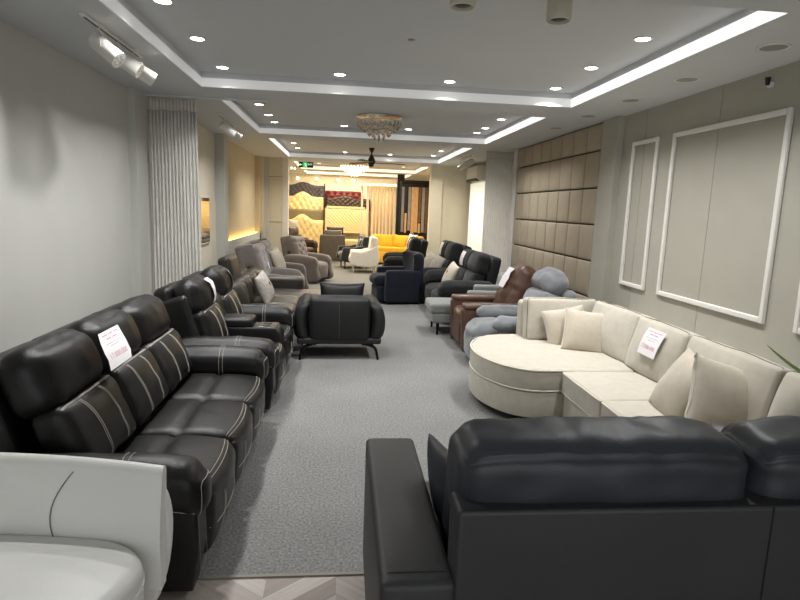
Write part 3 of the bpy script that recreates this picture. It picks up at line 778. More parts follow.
# B: black three-seat recliner sofa with contrast stitching
t = thing('recliner_sofa', 'long black leather three-seat recliner sofa with white stitching, nearest on the left', 'sofa', (-1.09, 3.16, 0), 90)
tB = t; hB = recliner(t, 'black_leather', 3, .545, .185, stitch='stitch', head=.965, za=.565, tilt=23, depth=1.08)
# C: black loveseat with console
t = thing('recliner_sofa', 'black leather two-seat recliner with silver cup holder console between its seats', 'sofa', (-1.05, 5.12, 0), 90)
tC = t; hC = recliner(t, 'black_leather', 2, .50, .20, stitch='stitch', head=.98, za=.56, console=(0, .27), tilt=17)
# D2: dark brown-black sectional
t = thing('sectional_sofa', 'dark brown leather corner sofa with a raised headrest and long chaise', 'sofa', (-1.05, 7.1, 0), 90)
def sectional_left(t):
    m = 'brown_black_leather'
    box('base', m, t, -.95, .9, -.4, .42, .05, .3, bev=.03)
    box('chaise_base', m, t, .25, .9, -1.05, -.36, .05, .3, bev=.03)
    for i, (x, w) in enumerate(((-.65, .30), (-.06, .29))):
        soft('seat_cushion', m, t, (x, -.17, .35), (w, .36, .10), r=.06, puff=(0, 0, .02, 0, 0, .02), n=8, wr=(.006, (6, 6, 6)), seed=i)
    ch, P = soft('chaise_cushion', m, t, (.56, -.50, .35), (.32, .68, .10), r=.06, puff=(0, 0, .02, 0, 0, .015), n=8, wr=(.006, (5, 5, 5)), seed=4)
    tubes('chaise_stitching', 'grey_stitch', ch, [surf(P, [(a, .0, 1) for a in lerp(-.9, .9, 8)])], .002, 4)
    for i, x in enumerate((-.72, -.30, .12, .56)):
        soft('back_cushion', m, t, (x, .12, .56), (.205, .10, .18), r=.07, rot=(-14, 0, 0), puff=(0, 0, .04, 0, 0, 0), n=8, wr=(.018, (14, 6, 5)), seed=i+8)
    soft('headrest', m, t, (-.28, .26, .83), (.26, .07, .16), r=.05, rot=(-12, 0, 0), puff=(0, 0, .02, 0, 0, 0))
    soft('back_frame', m, t, (0, .33, .42), (.95, .10, .29), r=.05)
    soft('arm', m, t, (.98, -.0, .34), (.12, .50, .27), r=.06, puff=(0, 0, .02, 0, 0, .01))
    boxes('feet', 'black_metal', t, [(x, x+.05, y, y+.05, 0, .06) for x in (-.9, .8) for y in (-.38, .33)]+[(.3, .35, -1.0, -.95, 0, .06), (.8, .85, -1.0, -.95, 0, .06)])
sectional_left(t)
pillow('throw_pillow', 'small pale printed pillow leaning on the dark brown corner sofa', 'pillow_print', (-.92, 6.92, .60), .36, .38, .15, (-22, -10, 84), seed=2, motif=True)
# E: taupe loveseat, F: taupe single
t = thing('recliner_sofa', 'grey fabric two-seat recliner with tufted tall backs by the left wall', 'sofa', (-1.22, 9.46, 0), 90)
tE = t; hE = recliner(t, 'taupe_fabric', 2, .78, .17, stitch=None, head=1.02, za=.56, style='tall', arms=[-.94, 0, .94], yf=-.52)
t = thing('recliner_chair', 'single grey fabric recliner chair turned toward the aisle on the left', 'armchair', (-.84, 12.35, 0), 66)
recliner(t, 'taupe_fabric', 1, .50, .14, head=.98, za=.56, style='tall', yf=-.46, depth=.92)
pillow('throw_pillow', 'beige pillow on the farther seat of the grey two-seat recliner', 'pillow_cream', (-1.08, 9.75, .66), .42, .42, .17, (-22, -8, 82), seed=5)

# D: dark armchair seen from behind
t = thing('armchair', 'charcoal leather armchair seen from behind in the aisle, thin black metal legs', 'armchair', (-.03, 6.25, 0), 182)
def chair_back(t):
    m = 'charcoal_leather'
    box('seat_base', m, t, -.44, .44, -.34, .36, .17, .235, bev=.02)
    soft('seat_cushion', m, t, (0, -.06, .33), (.31, .34, .09), r=.05, puff=(0, 0, .02, 0, 0, .02))
    b, P = soft('backrest', m, t, (0, .30, .44), (.315, .085, .235), r=.045, puff=(0, 0, .02, .03, 0, .01), rot=(-5, 0, 0), n=8, wr=(.004, (5, 5, 5)))
    tubes('back_seam', 'dark_stitch', b, [surf(P, [(.0, 1, g) for g in lerp(-.95, .95, 12)])], .003, 4)
    tubes('back_stitching', 'grey_stitch', b, [surf(P, [(.02, 1, g) for g in lerp(-.95, .95, 12)])], .0013, 4)
    for s in (-1, 1):
        def bend(q, a, b_, g, s=s):
            q.x += s*(.05*(1-((g+.1)**2))) - s*.03
            return q
        soft('arm', m, t, (s*.39, .0, .405), (.075, .36, .205), r=.07, puff=(0, 0, .02, .02, 0, .02), bend=bend, n=8)
    for sx in (-1, 1):
        for sy, yy in ((1, .31), (-1, -.28)):
            path = [(sx*.24, yy-.02*sy, .165), (sx*.33, yy, .15), (sx*.385, yy+.01*sy, .11), (sx*.41, yy+.03*sy, 0)]
            v, f = tubeg(catmull(path, 4, False), lambda q: .018-.004*q, 8); mobj('leg', v, f, 'black_metal', t)
chair_back(t)
pillow('lumbar_pillow', 'flat black pillow showing above the back of the charcoal armchair', 'black_leather', (-.0, 6.22, .595), .48, .36, .13, (-6, 0, 0), seed=3, piping='mesh_black')

# right row
t = thing('recliner_chair', 'blue grey fabric recliner chair with puffy headrest behind the cream sectional', 'armchair', (1.96, 5.84, 0), -90)
def puffy(t, m='blue_grey_fabric'):
    box('base', m, t, -.42, .42, -.38, .40, .03, .3, bev=.04)
    soft('seat_cushion', m, t, (0, -.28, .35), (.245, .31, .10), r=.09, puff=(0, 0, .05, 0, 0, .03), wr=(.012, (7, 7, 7)), n=8, k=4)
    soft('footrest', m, t, (0, -.52, .20), (.26, .09, .17), r=.08, puff=(0, 0, .03, 0, 0, 0), wr=(.01, (7, 7, 7)), n=6, k=4)
    soft('back_cushion', m, t, (0, .14, .60), (.27, .13, .22), r=.10, rot=(-16, 0, 0), puff=(0, 0, .04, 0, 0, 0), wr=(.014, (8, 8, 8)), n=8, k=4)
    def bend(q, a, b, g):
        q.z += .02*math.cos(a*1.4)
        return q
    soft('headrest', m, t, (0, .23, .875), (.255, .125, .13), r=.115, rot=(-14, 0, 0), puff=(0, 0, .04, .02, 0, .02), wr=(.014, (15, 5, 6)), n=12, k=5, bend=bend, seed=4)
    soft('back_shell', m, t, (0, .30, .50), (.27, .09, .34), r=.08, rot=(-13, 0, 0), wr=(.01, (5, 5, 5)))
    for s in (-1, 1):
        soft('arm', m, t, (s*.33, -.06, .26), (.075, .32, .20), r=.06, wr=(.008, (6, 6, 6)), n=8)
        soft('arm_pad', m, t, (s*.335, -.10, .49), (.095, .34, .078), r=.075, puff=(.01, .01, .02, 0, 0, .012), wr=(.014, (9, 9, 9)), n=10, k=4, seed=s+5)
    lathe('swivel_foot', 'black_metal', t, [(.3, 0), (.3, .02), (.06, .04), (.06, .06)], seg=28)
puffy(t)
t = thing('recliner_chair', 'brown leather recliner chair with a price tag on its back, right side', 'armchair', (1.88, 6.68, 0), -90)
def brown(t, m='brown_leather'):
    box('base', m, t, -.30, .30, -.40, .38, .03, .28, bev=.03)
    soft('seat_cushion', m, t, (0, -.20, .35), (.235, .30, .10), r=.06, puff=(0, 0, .02, 0, 0, .03), wr=(.008, (8, 8, 8)), n=8)
    soft('footrest', m, t, (0, -.46, .19), (.24, .05, .15), r=.04, puff=(0, 0, .02, 0, 0, 0), n=6)
    def bend(q, a, b, g):
        q.x *= 1-.16*max(0, g)**2
        if b < 0: q.y += .05*math.exp(-((abs(a)-.55)*.26/.035)**2)*(1-max(0, g)*.8)
        return q
    _, P = soft('backrest', m, t, (0, .20, .66), (.30, .13, .33), r=.11, rot=(-22, 0, 0), puff=(0, 0, .05, .02, 0, .02), wr=(.022, (5, 5, 16)), n=14, k=4, bend=bend)
    for s in (-1, 1):
        slab('arm', m, t, [(-.50, .02), (-.52, .47), (-.50, .52), (-.40, .535), (.25, .525), (.30, .47), (.30, .02)], s*.33-.065, s*.33+.065, r=.03, puff=.006)
        soft('arm_pad', m, t, (s*.33, -.12, .525), (.08, .39, .035), r=.03, puff=(0, 0, 0, 0, 0, .01))
    return P
tH = t; pH = brown(t)
# sage chair with long seat
t = thing('lounge_chair', 'sage grey fabric lounge chair with black legs between brown recliner and dark sofa', 'armchair', (1.72, 7.45, 0), -90)
def sage(t, m='sage_grey_fabric'):
    soft('seat_base', m, t, (0, -.06, .22), (.30, .50, .065), r=.03)
    soft('seat_cushion', m, t, (0, -.09, .345), (.30, .49, .065), r=.04, puff=(0, 0, .005, 0, 0, .01))
    soft('arm', m, t, (.30, .30, .36), (.075, .42, .235), r=.035)
    soft('arm', m, t, (-.30, .40, .36), (.075, .30, .235), r=.035)
    soft('backrest', m, t, (0, .52, .48), (.34, .09, .30), r=.05)
    for x in (-.24, .24):
        for y in (-.48, .45): lathe('leg', 'black_metal', t, [(.014, 0), (.022, .16)], (x, y, 0), 10)
sage(t)
t = thing('recliner_sofa', 'dark grey fabric recliner sofa with price tag, nearest dark sofa on the right', 'sofa', (1.94, 8.67, 0), -90)
tJ = t; hJ = recliner(t, 'dark_fabric', 2, .60, .23, head=1.0, za=.60, style='plain', yf=-.55, depth=1.05)
t = thing('recliner_sofa', 'dark grey fabric recliner sofa holding two patterned pillows, right side', 'sofa', (1.88, 10.4, 0), -90)
tK = t; hK = recliner(t, 'dark_fabric', 2, .60, .22, head=1.04, za=.60, style='plain', yf=-.55, depth=1.05)
t = thing('recliner_sofa', 'black recliner loveseat with white tags near the yellow sofa', 'sofa', (1.45, 12.6, 0), -93)
tL = t; hL = recliner(t, 'black_fabric', 2, .50, .18, head=1.0, za=.58, style='plain', yf=-.52, depth=1.0)
pillow('throw_pillow', 'pale pillow with a red motif on the nearest dark grey sofa', 'pillow_cream', (1.66, 8.70, .60), .38, .42, .17, (-24, 10, -86), seed=6, motif=True)
pillow('throw_pillow', 'patterned pillow, right one of the two on the dark sofa', 'pillow_print', (1.66, 10.15, .60), .42, .42, .17, (-28, 8, -80), seed=7)
pillow('throw_pillow', 'patterned pillow, left one of the two on the dark sofa', 'pillow_print', (1.60, 10.62, .60), .44, .42, .17, (-30, 12, -80), seed=8)

# wing chairs
def wing_chair(t, m, w=.36, h=.88, zs=.40, legm=None, skirt=False, buttons=False):
    zb = .04 if skirt else .20
    soft('seat_base', m, t, (0, -.02, (zb+zs-.1)/2), (w-.02, .34, (zs-.1-zb)/2+.01), r=.03)
    soft('seat_cushion', m, t, (0, -.07, zs-.05), (w-.10, .32, .08), r=.05, puff=(0, 0, .04, 0, 0, .025))
    def bend(q, a, b, g):
        q.y -= .10*a*a*(1 if g > -.2 else .3)
        q.z += .05*abs(a)*(1 if g > .5 else 0)
        q.x *= 1+.10*max(0, g)
        return q
    b, P = soft('backrest', m, t, (0, .30, (zs+h)/2), (w-.02, .075, (h-zs)/2+.06), r=.05, rot=(-8, 0, 0), bend=bend, n=10, puff=(0, 0, .02, .02, 0, .02))
    for s in (-1, 1):
        slab('arm', m, t, catmull([(-.36, zb), (-.38, zs+.08), (-.33, zs+.15), (-.1, zs+.15), (.12, zs+.20), (.26, h-.16), (.36, h-.10), (.36, zb)], 4), s*(w-.02)-.055, s*(w-.02)+.055, r=.03, puff=.01)
    if legm:
        for x in (-1, 1):
            for y in (-.30, .28): lathe('leg', legm, t, [(.013, 0), (.022, zb+.02)], (x*(w-.06), y, 0), 10)
t = thing('wing_armchair', 'dark navy armchair with boxy arms facing left beside the aisle', 'armchair', (.94, 9.85, 0), -80)
def tub_chair(t, m):
    soft('seat_base', m, t, (0, -.08, .17), (.26, .32, .14), r=.06)
    soft('seat_cushion', m, t, (0, -.10, .38), (.25, .33, .09), r=.07, puff=(0, 0, .04, 0, 0, .02), wr=(.004, (6, 6, 6)))
    for s_ in (-1, 1): soft('arm', m, t, (s_*.32, .02, .30), (.075, .30, .27), r=.04, puff=(0, 0, .01, 0, 0, .01))
    def bend(q, a, b, g):
        q.y -= .10*a*a*max(0, g+.3); q.x *= 1+.05*g; q.z += .03*(1-a*a)*max(0, g)
        return q
    soft('backrest', m, t, (0, .31, .44), (.36, .085, .40), r=.07, rot=(-9, 0, 0), bend=bend, n=10, puff=(0, 0, .02, .03, 0, .0))
    boxes('feet', 'black_metal', t, [(x, x+.05, y, y+.05, 0, .04) for x in (-.3, .25) for y in (-.32, .26)])
tub_chair(t, 'navy_velvet')
t = thing('wing_armchair', 'white wingback armchair on thin legs in the aisle', 'armchair', (.52, 14.35, 0), -88)
wing_chair(t, 'white_fabric', .32, .80, legm='white_plastic'); t.scale = (.92, .88, .97)
t = thing('wing_armchair', 'dark blue armchair half hidden behind the white wingback', 'armchair', (.30, 15.3, 0), -80)
wing_chair(t, 'blue_velvet', .36, .72, legm='black_metal')
pillow('throw_pillow', 'dark blue pillow on the armchair behind the white wingback', 'blue_velvet', (.42, 15.25, .60), .36, .36, .12, (-20, 0, -80), seed=9, piping='white_fabric')
pillow('throw_pillow', 'white pillow standing on the black recliner loveseat', 'white_fabric', (1.55, 12.9, .86), .40, .36, .14, (-10, 0, -70), seed=12)

# price tags on the row
def tagsheet(label, c, wdir, down, w, h, curve=.02, **kw):
    c = Vector(c); wd_ = Vector(wdir).normalized(); dn = Vector(down).normalized(); nn = wd_.cross(dn)
    if nn.dot(Vector((0, 0, 1.6))-c) < 0: nn = -nn
    rows = []
    for i in range(5):
        t_ = i/4; b = 4*t_*(1-t_)*curve
        p = c+dn*(t_-.5)*h+nn*b; rows.append((p-wd_*w/2, p+wd_*w/2))
    return sheet('price_sign', label, rows, **kw)

# ------------------------------------------------------------------ cream sectional (world coordinates relative to its root)
CX, CY = 2.0, 4.0
cs = thing('sectional_sofa', 'cream fabric sectional sofa with rounded chaise and loose cushions, right side', 'sofa', (CX, CY, 0))
def cream(t):
    m = 'cream_fabric'
    L = lambda pts: [(x-CX, y-CY) for x, y in pts]
    out = [(1.66, 4.02), (1.45, 4.02), (1.30, 4.10), (1.19, 4.26), (1.12, 4.48), (1.12, 4.76), (1.19, 4.98), (1.30, 5.14), (1.48, 5.24), (1.70, 5.27)]
    arc = catmull(L(out), 5, False)
    outer = arc+[Vector((2.55-CX, 5.27-CY)), Vector((2.55-CX, 4.02-CY))]
    slab('chaise_base', m, t, outer, .07, .275, r=.012, axis='z', k=3)
    inner = arc+[Vector((2.42-CX, 5.2-CY)), Vector((2.42-CX, 4.02-CY))]
    ch = slab('chaise_cushion', m, t, inner, .275, .45, r=.03, axis='z', puff=.012, k=4)
    for z in (.285, .442):
        sc_ = .998
        v, f = tubeg([(p.x*1.0, p.y, z) for p in arc]+[], .006, 6); mobj('piping', v, f, 'cream_piping', ch)
    box('seat_base', m, t, 1.68-CX, 2.55-CX, 2.44-CY, 4.02-CY, .07, .275, bev=.012)
    for i, (y0, y1) in enumerate(((3.36, 4.01), (2.71, 3.355), (2.44, 2.705))):
        sc_, P = soft('seat_cushion', m, t, (2.04-CX, (y0+y1)/2-CY, .362), (.39, (y1-y0)/2-.002, .082), r=.018, puff=(.006, 0, 0, 0, 0, .02), n=8, wr=(.004, (6, 6, 6)), seed=i)
        for g in (.86, -.86):
            tubes('piping', 'cream_piping', sc_, [surf(P, [(a, -1, g) for a in lerp(.98, -.98, 12)]+[(-1, b, g) for b in lerp(-.98, .98, 12)]+[(a, 1, g) for a in lerp(-.98, .98, 12)], .001)], .005, 6)
    # frame behind the cushions
    soft('back_frame', m, t, (2.50-CX, 3.885-CY, .425), (.085, 1.445, .345), r=.035, n=10)
    soft('end_back_frame', m, t, (2.13-CX, 5.27-CY, .42), (.44, .08, .36), r=.035, n=6)
    # back cushions along the wall
    def bk(y0, y1, x=2.335, zc=.63, hz=.205, seed=0, lean=14, rz=0, th=.085):
        b_, P = soft('back_cushion', m, t, (x-CX, (y0+y1)/2-CY, zc), (th, (y1-y0)/2-.004, hz), r=.03, puff=(.045, .01, 0, 0, 0, .012), rot=(0, lean, rz), n=10, wr=(.008, (5, 5, 5)), seed=seed)
        ed = [(-.9, b, .985) for b in lerp(-.98, .98, 14)]
        tubes('piping', 'seam_shade', b_, [surf(P, [(-.72, b, 1) for b in lerp(-.96, .96, 14)]+[(-.80, 1, g) for g in lerp(.9, -.9, 10)], .001)], .0035, 5)  # dark tube painted for the shade in the cushion seam
        return P
    bk(4.20, 4.93, seed=1, rz=4)
    PP = bk(3.53, 4.19, seed=2)
    bk(2.70, 3.52, seed=3)
    bk(2.44, 2.69, seed=4)
    # cushion against the end back, facing the camera
    b_, P = soft('back_cushion', m, t, (2.02-CX, 5.09-CY, .635), (.33, .08, .195), r=.03, puff=(0, 0, .04, 0, 0, .01), rot=(-8, 0, 0), n=10, wr=(.008, (5, 5, 5)), seed=8)
    tubes('piping', 'seam_shade', b_, [surf(P, [(-1, -.85, g) for g in lerp(-.9, .9, 8)]+[(a, -.8, 1) for a in lerp(-.96, .96, 12)], .001)], .0035, 5)  # same painted seam shade on the end cushion
    for (x, y) in ((1.67, 4.10), (1.72, 2.6), (1.3, 4.75), (2.45, 2.6), (2.45, 5.15)):
        lathe('leg', 'wood_leg', t, [(.016, 0), (.026, .03), (.018, .04), (.03, .075)], (x-CX, y-CY, 0), 12)
    return PP
PC = cream(cs)
pillow('throw_pillow', 'square cream pillow, front one of the pair on the rounded chaise', 'pillow_cream', (2.09, 4.66, .61), .37, .37, .13, (-22, 5, -16), seed=21, piping='cream_piping')
pillow('throw_pillow', 'cream pillow tucked behind the front pillow on the rounded chaise', 'pillow_cream', (2.0, 4.86, .60), .37, .36, .12, (-18, -12, -8), seed=22, piping='cream_piping')
pillow('throw_pillow', 'ruffled cream pillow, left of the pair near the plant', 'pillow_cream', (2.02, 3.10, .60), .38, .42, .19, (-26, 10, -98), seed=23, ruffle=.010)
pillow('throw_pillow', 'piped cream pillow, right of the pair near the plant', 'pillow_cream', (2.16, 2.90, .60), .46, .42, .20, (-20, 16, -2), seed=24, piping='cream_piping', ruffle=.010)
# price sign on the cream sofa
cp = [(Vector(PC(-1, b1, g))+Vector((CX-.022, CY, .006)), Vector(PC(-1, b2, g))+Vector((CX-.022, CY, .006))) for g, b1, b2 in ((.74, .18, -.50), (.42, .20, -.48), (.10, .22, -.46), (-.24, .24, -.44))]
sheet('price_sign', 'white price sign with pink print on the cream sectional back cushion', cp, text=PRICE)
# ledge and plant behind the cream sofa
lg = thing('console_ledge', 'low white ledge along the grey wall behind the cream sectional', 'ledge', (2.71, 4.2, 0))
boxes('ledge_top', 'white_trim', lg, [(-.085, .085, -1.9, 1.05, .655, .69)], bev=.004)
boxes('ledge_front', 'right_wall', lg, [(-.07, .085, -1.88, 1.03, 0, .655)])
pl = thing('potted_plant', 'spiky green plant leaf rising beside the cream sectional at the right edge', 'plant', (2.70, 2.62, .69))
lathe('pot', 'white_plastic', pl, [(.04, 0), (.06, .035), (.063, .045), (.056, .045), (.05, .03), (.002, .028)], seg=24)
def leaf(base, tip, wdt, sag):
    base, tip = Vector(base), Vector(tip); V = []; F = []; n = 14
    d = (tip-base); side = d.cross(Vector((0, 0, 1))).normalized()
    for i in range(n+1):
        t_ = i/n; p = base+d*t_+Vector((0, 0, 1))*sag*4*t_*(1-t_); wv = wdt*(1-t_)**.6*(.6+.8*min(1, t_*3))*.7
        for s, dz in ((-1, .4), (0, 0), (1, .4)): V.append(p+side*wv*s+Vector((0, 0, wv*dz)))
    for i in range(n):
        for j in (0, 1): a = i*3+j; F.append((a, a+1, a+4, a+3))
    return V, F
for k, (dx, dy, dz) in enumerate([(0, .70, .14), (-.12, -.2, .42), (.03, -.34, .40), (-.22, .02, .36), (.02, .12, .46), (-.05, -.45, .30), (-.25, -.22, .25)]):
    v, f = leaf((0, 0, .02), (dx, dy, dz), .034, -.05 if k == 0 else .03); o = mobj('leaf', v, f, 'leaf', pl); s = o.modifiers.new('s', 'SOLIDIFY'); s.thickness = .002

# ------------------------------------------------------------------ pale lounge sofa at the near left
ps = thing('curved_sofa', 'pale grey leather sofa with curved low back in the near left corner', 'sofa', (-1.17, 1.6, 0))
def pale(t):
    m = 'pale_leather'
    # inner back: swept panel
    def backshape(y_in, th, z0, z1, name, xr, seedoff=0, lean=.10):
        path = []
        for i in range(25):
            u = i/24; x = -.78+u*(xr+.78)
            y = y_in-.10*((u-.35)/.65)**2*(1 if u > .35 else .5)
            path.append((x, y))
        V = []; n = len(path); prof = []
        k = 10
        for j in range(k+1):
            a = math.pi*j/k; prof.append((th/2-math.cos(a)*th/2, z1-.03+math.sin(a)*.03))
        prof = [(0, z0)]+[(0-.02*math.sin(math.pi*q/6), z0+(z1-.03-z0)*q/6) for q in range(1, 6)]+prof+[(th, z0)]
        for i, (x, y) in enumerate(path):
            u = i/24; top = 1-.07*abs(u-.55)**2*4*.5
            for (dy, z) in prof:
                zz = z0+(z-z0)*top
                V.append((x, y+dy+lean*(zz-z0), zz))
        p = len(prof); F = []
        for i in range(n-1):
            for j in range(p): jj = (j+1) % p; F.append((i*p+j, i*p+jj, (i+1)*p+jj, (i+1)*p+j))
        F.append(tuple(range(p))); F.append(tuple(reversed([(n-1)*p+j for j in range(p)])))
        return mobj(name, V, F, m, t, sharp=50), path
    b, path = backshape(.32, .05, .30, .725, 'back_cushion', .585)
    sm_ = [(-.36-.055*math.sin(math.pi*min(1, q/7)), 0, 0) for q in range(8)]
    # seam on the back
    pts = []
    for q in range(12):
        g = q/11; x = .26-.05*math.sin(math.pi*g)-.01+.04*g*g; u = (x+.80)/1.385
        y = .32-.10*((u-.35)/.65)**2; z = .40+(.695-.40)*g
        pts.append((x, y-.021*math.sin(math.pi*min(1, (z-.3)/.40))-.002+.10*(z-.30)+ (0.01 if g>.95 else 0), z))
    tubes('seam', 'grey_stitch', b, [pts], .0022, 5)
    # outer shell
    slab('shell', m, t, catmull([(-.78, .12), (-.78, .40), (-.78, .66), (-.3, .67), (.2, .675), (.50, .67), (.575, .62), (.60, .50), (.575, .30), (.50, .15), (.3, .12), (-.3, .12)], 4), .385, .44, r=.022, axis='y', k=4, yb=True)
    out = catmull([(-.78, .36), (-.1, .37), (.35, .33), (.55, .24), (.60, .06), (.545, -.14), (.40, -.36), (.1, -.49), (-.4, -.53), (-.78, -.53)], 4)
    slab('base_skirt', m, t, [p*.92 for p in out], .12, .36, r=.02, axis='z', k=3)
    seat = catmull([(-.76, .30), (-.1, .325), (.35, .285), (.52, .20), (.565, .06), (.50, -.14), (.38, -.33), (.1, -.46), (-.4, -.5), (-.76, -.5)], 5)
    V, F = slabg(seat, .30, .475, r=.05, axis='z', k=5, puff=.035); s_ = mobj('seat_cushion', V, F, m, t, sharp=80)
    v, f = tubeg([(p.x*1.0, p.y, .405) for p in catmull([(-.1, .325), (.35, .285), (.52, .20), (.567, .06), (.502, -.14), (.382, -.332), (.1, -.462)], 6, False)], .0035, 5); mobj('piping', v, f, 'pale_leather', s_)
    for x, y in ((-.7, -.4), (-.7, .3), (.35, -.22), (.42, .22)): lathe('leg', 'black_metal', t, [(.014, 0), (.02, .15)], (x, y, 0), 12)
pale(ps)

# ------------------------------------------------------------------ black foreground sofa seen from behind
fs = thing('leather_sofa', 'large black leather sofa seen from behind in the near right corner', 'sofa', (1.3, 1.75, 0))
def fore(t):
    X = lambda x: x-1.3
    Y = lambda y: y-1.75
    pm = 'panel_black_leather'; m = 'soft_black_leather'
    bp = box('back_panel', pm, t, X(.315), X(2.30), Y(1.37), Y(1.49), .10, .822, bev=.012)
    tubes('panel_seam', 'dark_stitch', bp, [[(X(1.205), Y(1.369), z) for z in lerp(.12, .82, 6)]], .0025, 4)
    tubes('panel_top_seam', 'dark_stitch', bp, [[(X(x), Y(1.378)  , .8225) for x in lerp(.33, 2.28, 6)]], .0018, 4)
    for (x0, x1, lb) in ((.115, .322, 'near'), (2.31, 2.49, 'far')):
        def bend(q, a, b, g): return q
        ar, P = soft('arm', pm, t, (X((x0+x1)/2), Y(1.86), .345), ((x1-x0)/2, .495, .275), r=.022, puff=(.004, .004, .006, .004, 0, .008), n=8, k=3)
        tubes('arm_seam', 'dark_stitch', ar, [surf(P, [(a, -.90, 1) for a in lerp(-.97, .97, 8)]+[(1, -.9, g) for g in lerp(.95, -.9, 8)], .0005)], .0015, 4)
    box('seat_base', pm, t, X(.30), X(2.31), Y(1.45), Y(2.30), .10, .28, bev=.02)
    for i in range(2):
        x0 = .31+i*1.0
        soft('seat_cushion', m, t, (X(x0+.5), Y(1.99), .36), (.496, .34, .085), r=.05, puff=(0, 0, 0, .01, 0, .02), n=8, wr=(.006, (5, 5, 5)), seed=i)
    for i, (x0, x1) in enumerate(((.325, 1.185), (1.19, 2.30))):
        def bend(q, a, b, g):
            # ends droop, gathered folds near the top
            e = abs(a)**6
            q.z -= .03*e*max(0, g)
            if g > .2 and b < .6: q.z += .006*math.sin(a*31+2*math.sin(a*9))*(1-abs(a))*(g-.2)
            if b < 0: q.y += .016*math.exp(-((g-.80)/.035)**2)
            q += Vector((0, .5 if b < 0 else -.5, -1))*(.007*abs(noise.noise(Vector((q.x*26+3*q.z, q.y*5, i*7.0)))))*max(0, g)*min(1, 6*(1-abs(a)))
            return q
        bc, P = soft('back_cushion', m, t, (X((x0+x1)/2), Y(1.54), .85), ((x1-x0)/2, .125, .145), r=.075, puff=(0, 0, .015, .05, 0, .004), rot=(6, 0, 0), n=26, k=6, bend=bend, wr=(.008, (9, 12, 12)), seed=i+2)
        tubes('cushion_seam', 'dark_stitch', bc, [surf(P, [(a, -1, .80) for a in lerp(-.93, .93, 30)], .0005)], .0022, 5)
        soft('inner_cushion', m, t, (X((x0+x1)/2+.01), Y(1.74), .65), ((x1-x0)/2-.02, .11, .26), r=.08, puff=(0, 0, 0, .05, 0, 0), rot=(9, 0, 0), n=8, wr=(.012, (6, 6, 6)), seed=i+6)
    for x in (.25, 2.35):
        for y in (1.45, 2.25): lathe('leg', 'black_metal', t, [(.02, 0), (.022, .10)], (X(x), Y(y), 0), 12)
fore(fs)
pillow('throw_pillow', 'black leather pillow peeking out beside the near black sofa cushions', 'soft_black_leather', (.385, 1.86, .62), .30, .34, .10, (-8, 4, 100), seed=31)

# ------------------------------------------------------------------ beyond the opening
def tufted(name, label, m, x0, x1, z0, z1, y, crown=.0, nx=6, nz=3, group='tufted headboards on display', flat=False):
    root = thing(name, label, 'headboard', ((x0+x1)/2, y, z0), 0, group)
    W, H = x1-x0, z1-z0; N, Mz = 36, 16; V = []; F = []
    def top(u): return H-crown+crown*(math.cos(max(-1, min(1, (u-.42)*3.0))*math.pi)*.5+.5)
    for j in range(Mz+1):
        for i in range(N+1):
            u, v = i/N, j/Mz; z = top(u)*v
            d = .05 if flat else .03+.055*abs(math.sin(math.pi*(u*nx+v*nz)))*abs(math.sin(math.pi*(u*nx-v*nz)))
            if i in (0, N) or j in (0, Mz): d = .02
            V.append((W*(u-.5), -d, z))
    for j in range(Mz):
        for i in range(N): a = j*(N+1)+i; F.append((a, a+1, a+N+2, a+N+1))
    o = mobj('padding', V, F, m, root, sharp=180); s = o.modifiers.new('s', 'SOLIDIFY'); s.thickness = .02; s.offset = 1
    return root
YW = 19.0
tufted('headboard', 'dark tufted headboard with wavy top, highest on the left display', 'headboard_dark', -1.83, -.66, 1.75, 2.33, YW+.24, .10, 8, 3)
tufted('headboard', 'golden crowned headboard under the dark one, left display', 'headboard_gold', -1.83, -.68, 1.30, 2.02, YW+.16, .16, 6, 2)
tufted('headboard', 'plain olive headboard between two golden headboards', 'headboard_olive', -1.83, -.66, .95, 1.46, YW+.08, 0, flat=True)
tufted('headboard', 'golden tufted headboard standing lowest on the left display', 'headboard_gold', -1.83, -.66, .02, 1.30, YW, .18, 6, 4)
tufted('headboard', 'red tufted headboard highest on the right display', 'headboard_red', -.60, .60, 1.80, 2.08, YW+.24, 0, 6, 1)
tufted('headboard', 'brown tufted headboard below the red one', 'headboard_brown', -.60, .85, 1.50, 1.95, YW+.16, .10, 9, 3)
hb = thing('headboard', 'large cream headboard with slanted ribs below the brown one', 'headboard', (.1, YW+.05, 0), 0, None); 
boxes('panel', 'headboard_cream', hb, [(-.70, .62, -.03, 0, .75, 1.58)])
ribs = []
for k in range(-10, 16):
    x0 = -.62+k*.11; pts = []
    for q in range(12):
        x = x0+q*.06; z = 1.50-q*.06
        if -.62 < x < .54 and z > .82: pts.append((x, -.035, z))
    if len(pts) > 1: ribs.append(tubeg(pts, .016, 5))
v, f = join(ribs); mobj('ribs', v, f, 'headboard_gold', hb); boxes('frame', 'headboard_gold', hb, [(-.72, .64, -.05, 0, 1.54, 1.60), (-.72, -.66, -.05, 0, .7, 1.6), (.58, .64, -.05, 0, .7, 1.6)])
lb = thing('storage_bench', 'low yellow padded bench below the cream headboard', 'bench', (.2, YW-.35, 0))
soft('seat', 'headboard_gold', lb, (0, 0, .46), (.7, .25, .1), r=.05); soft('base', 'headboard_gold', lb, (0, 0, .2), (.68, .24, .17), r=.03)
dp = thing('display_post', 'dark upright post between the two headboard displays', 'post', (-.63, YW-.05, 0)); box('post', 'mesh_black', dp, -.02, .02, -.03, .03, 0, 2.3, bev=.003)
sl = thing('slatted_partition', 'cream vertical slat partition at the far end with a lit top rail', 'partition', (1.1, YW-.7, 0))
slats = [(-.54, .06), (-.36, .07), (-.20, .06), (-.09, .05), (.02, .05), (.13, .05), (.24, .08), (.36, .05), (.50, .10)]
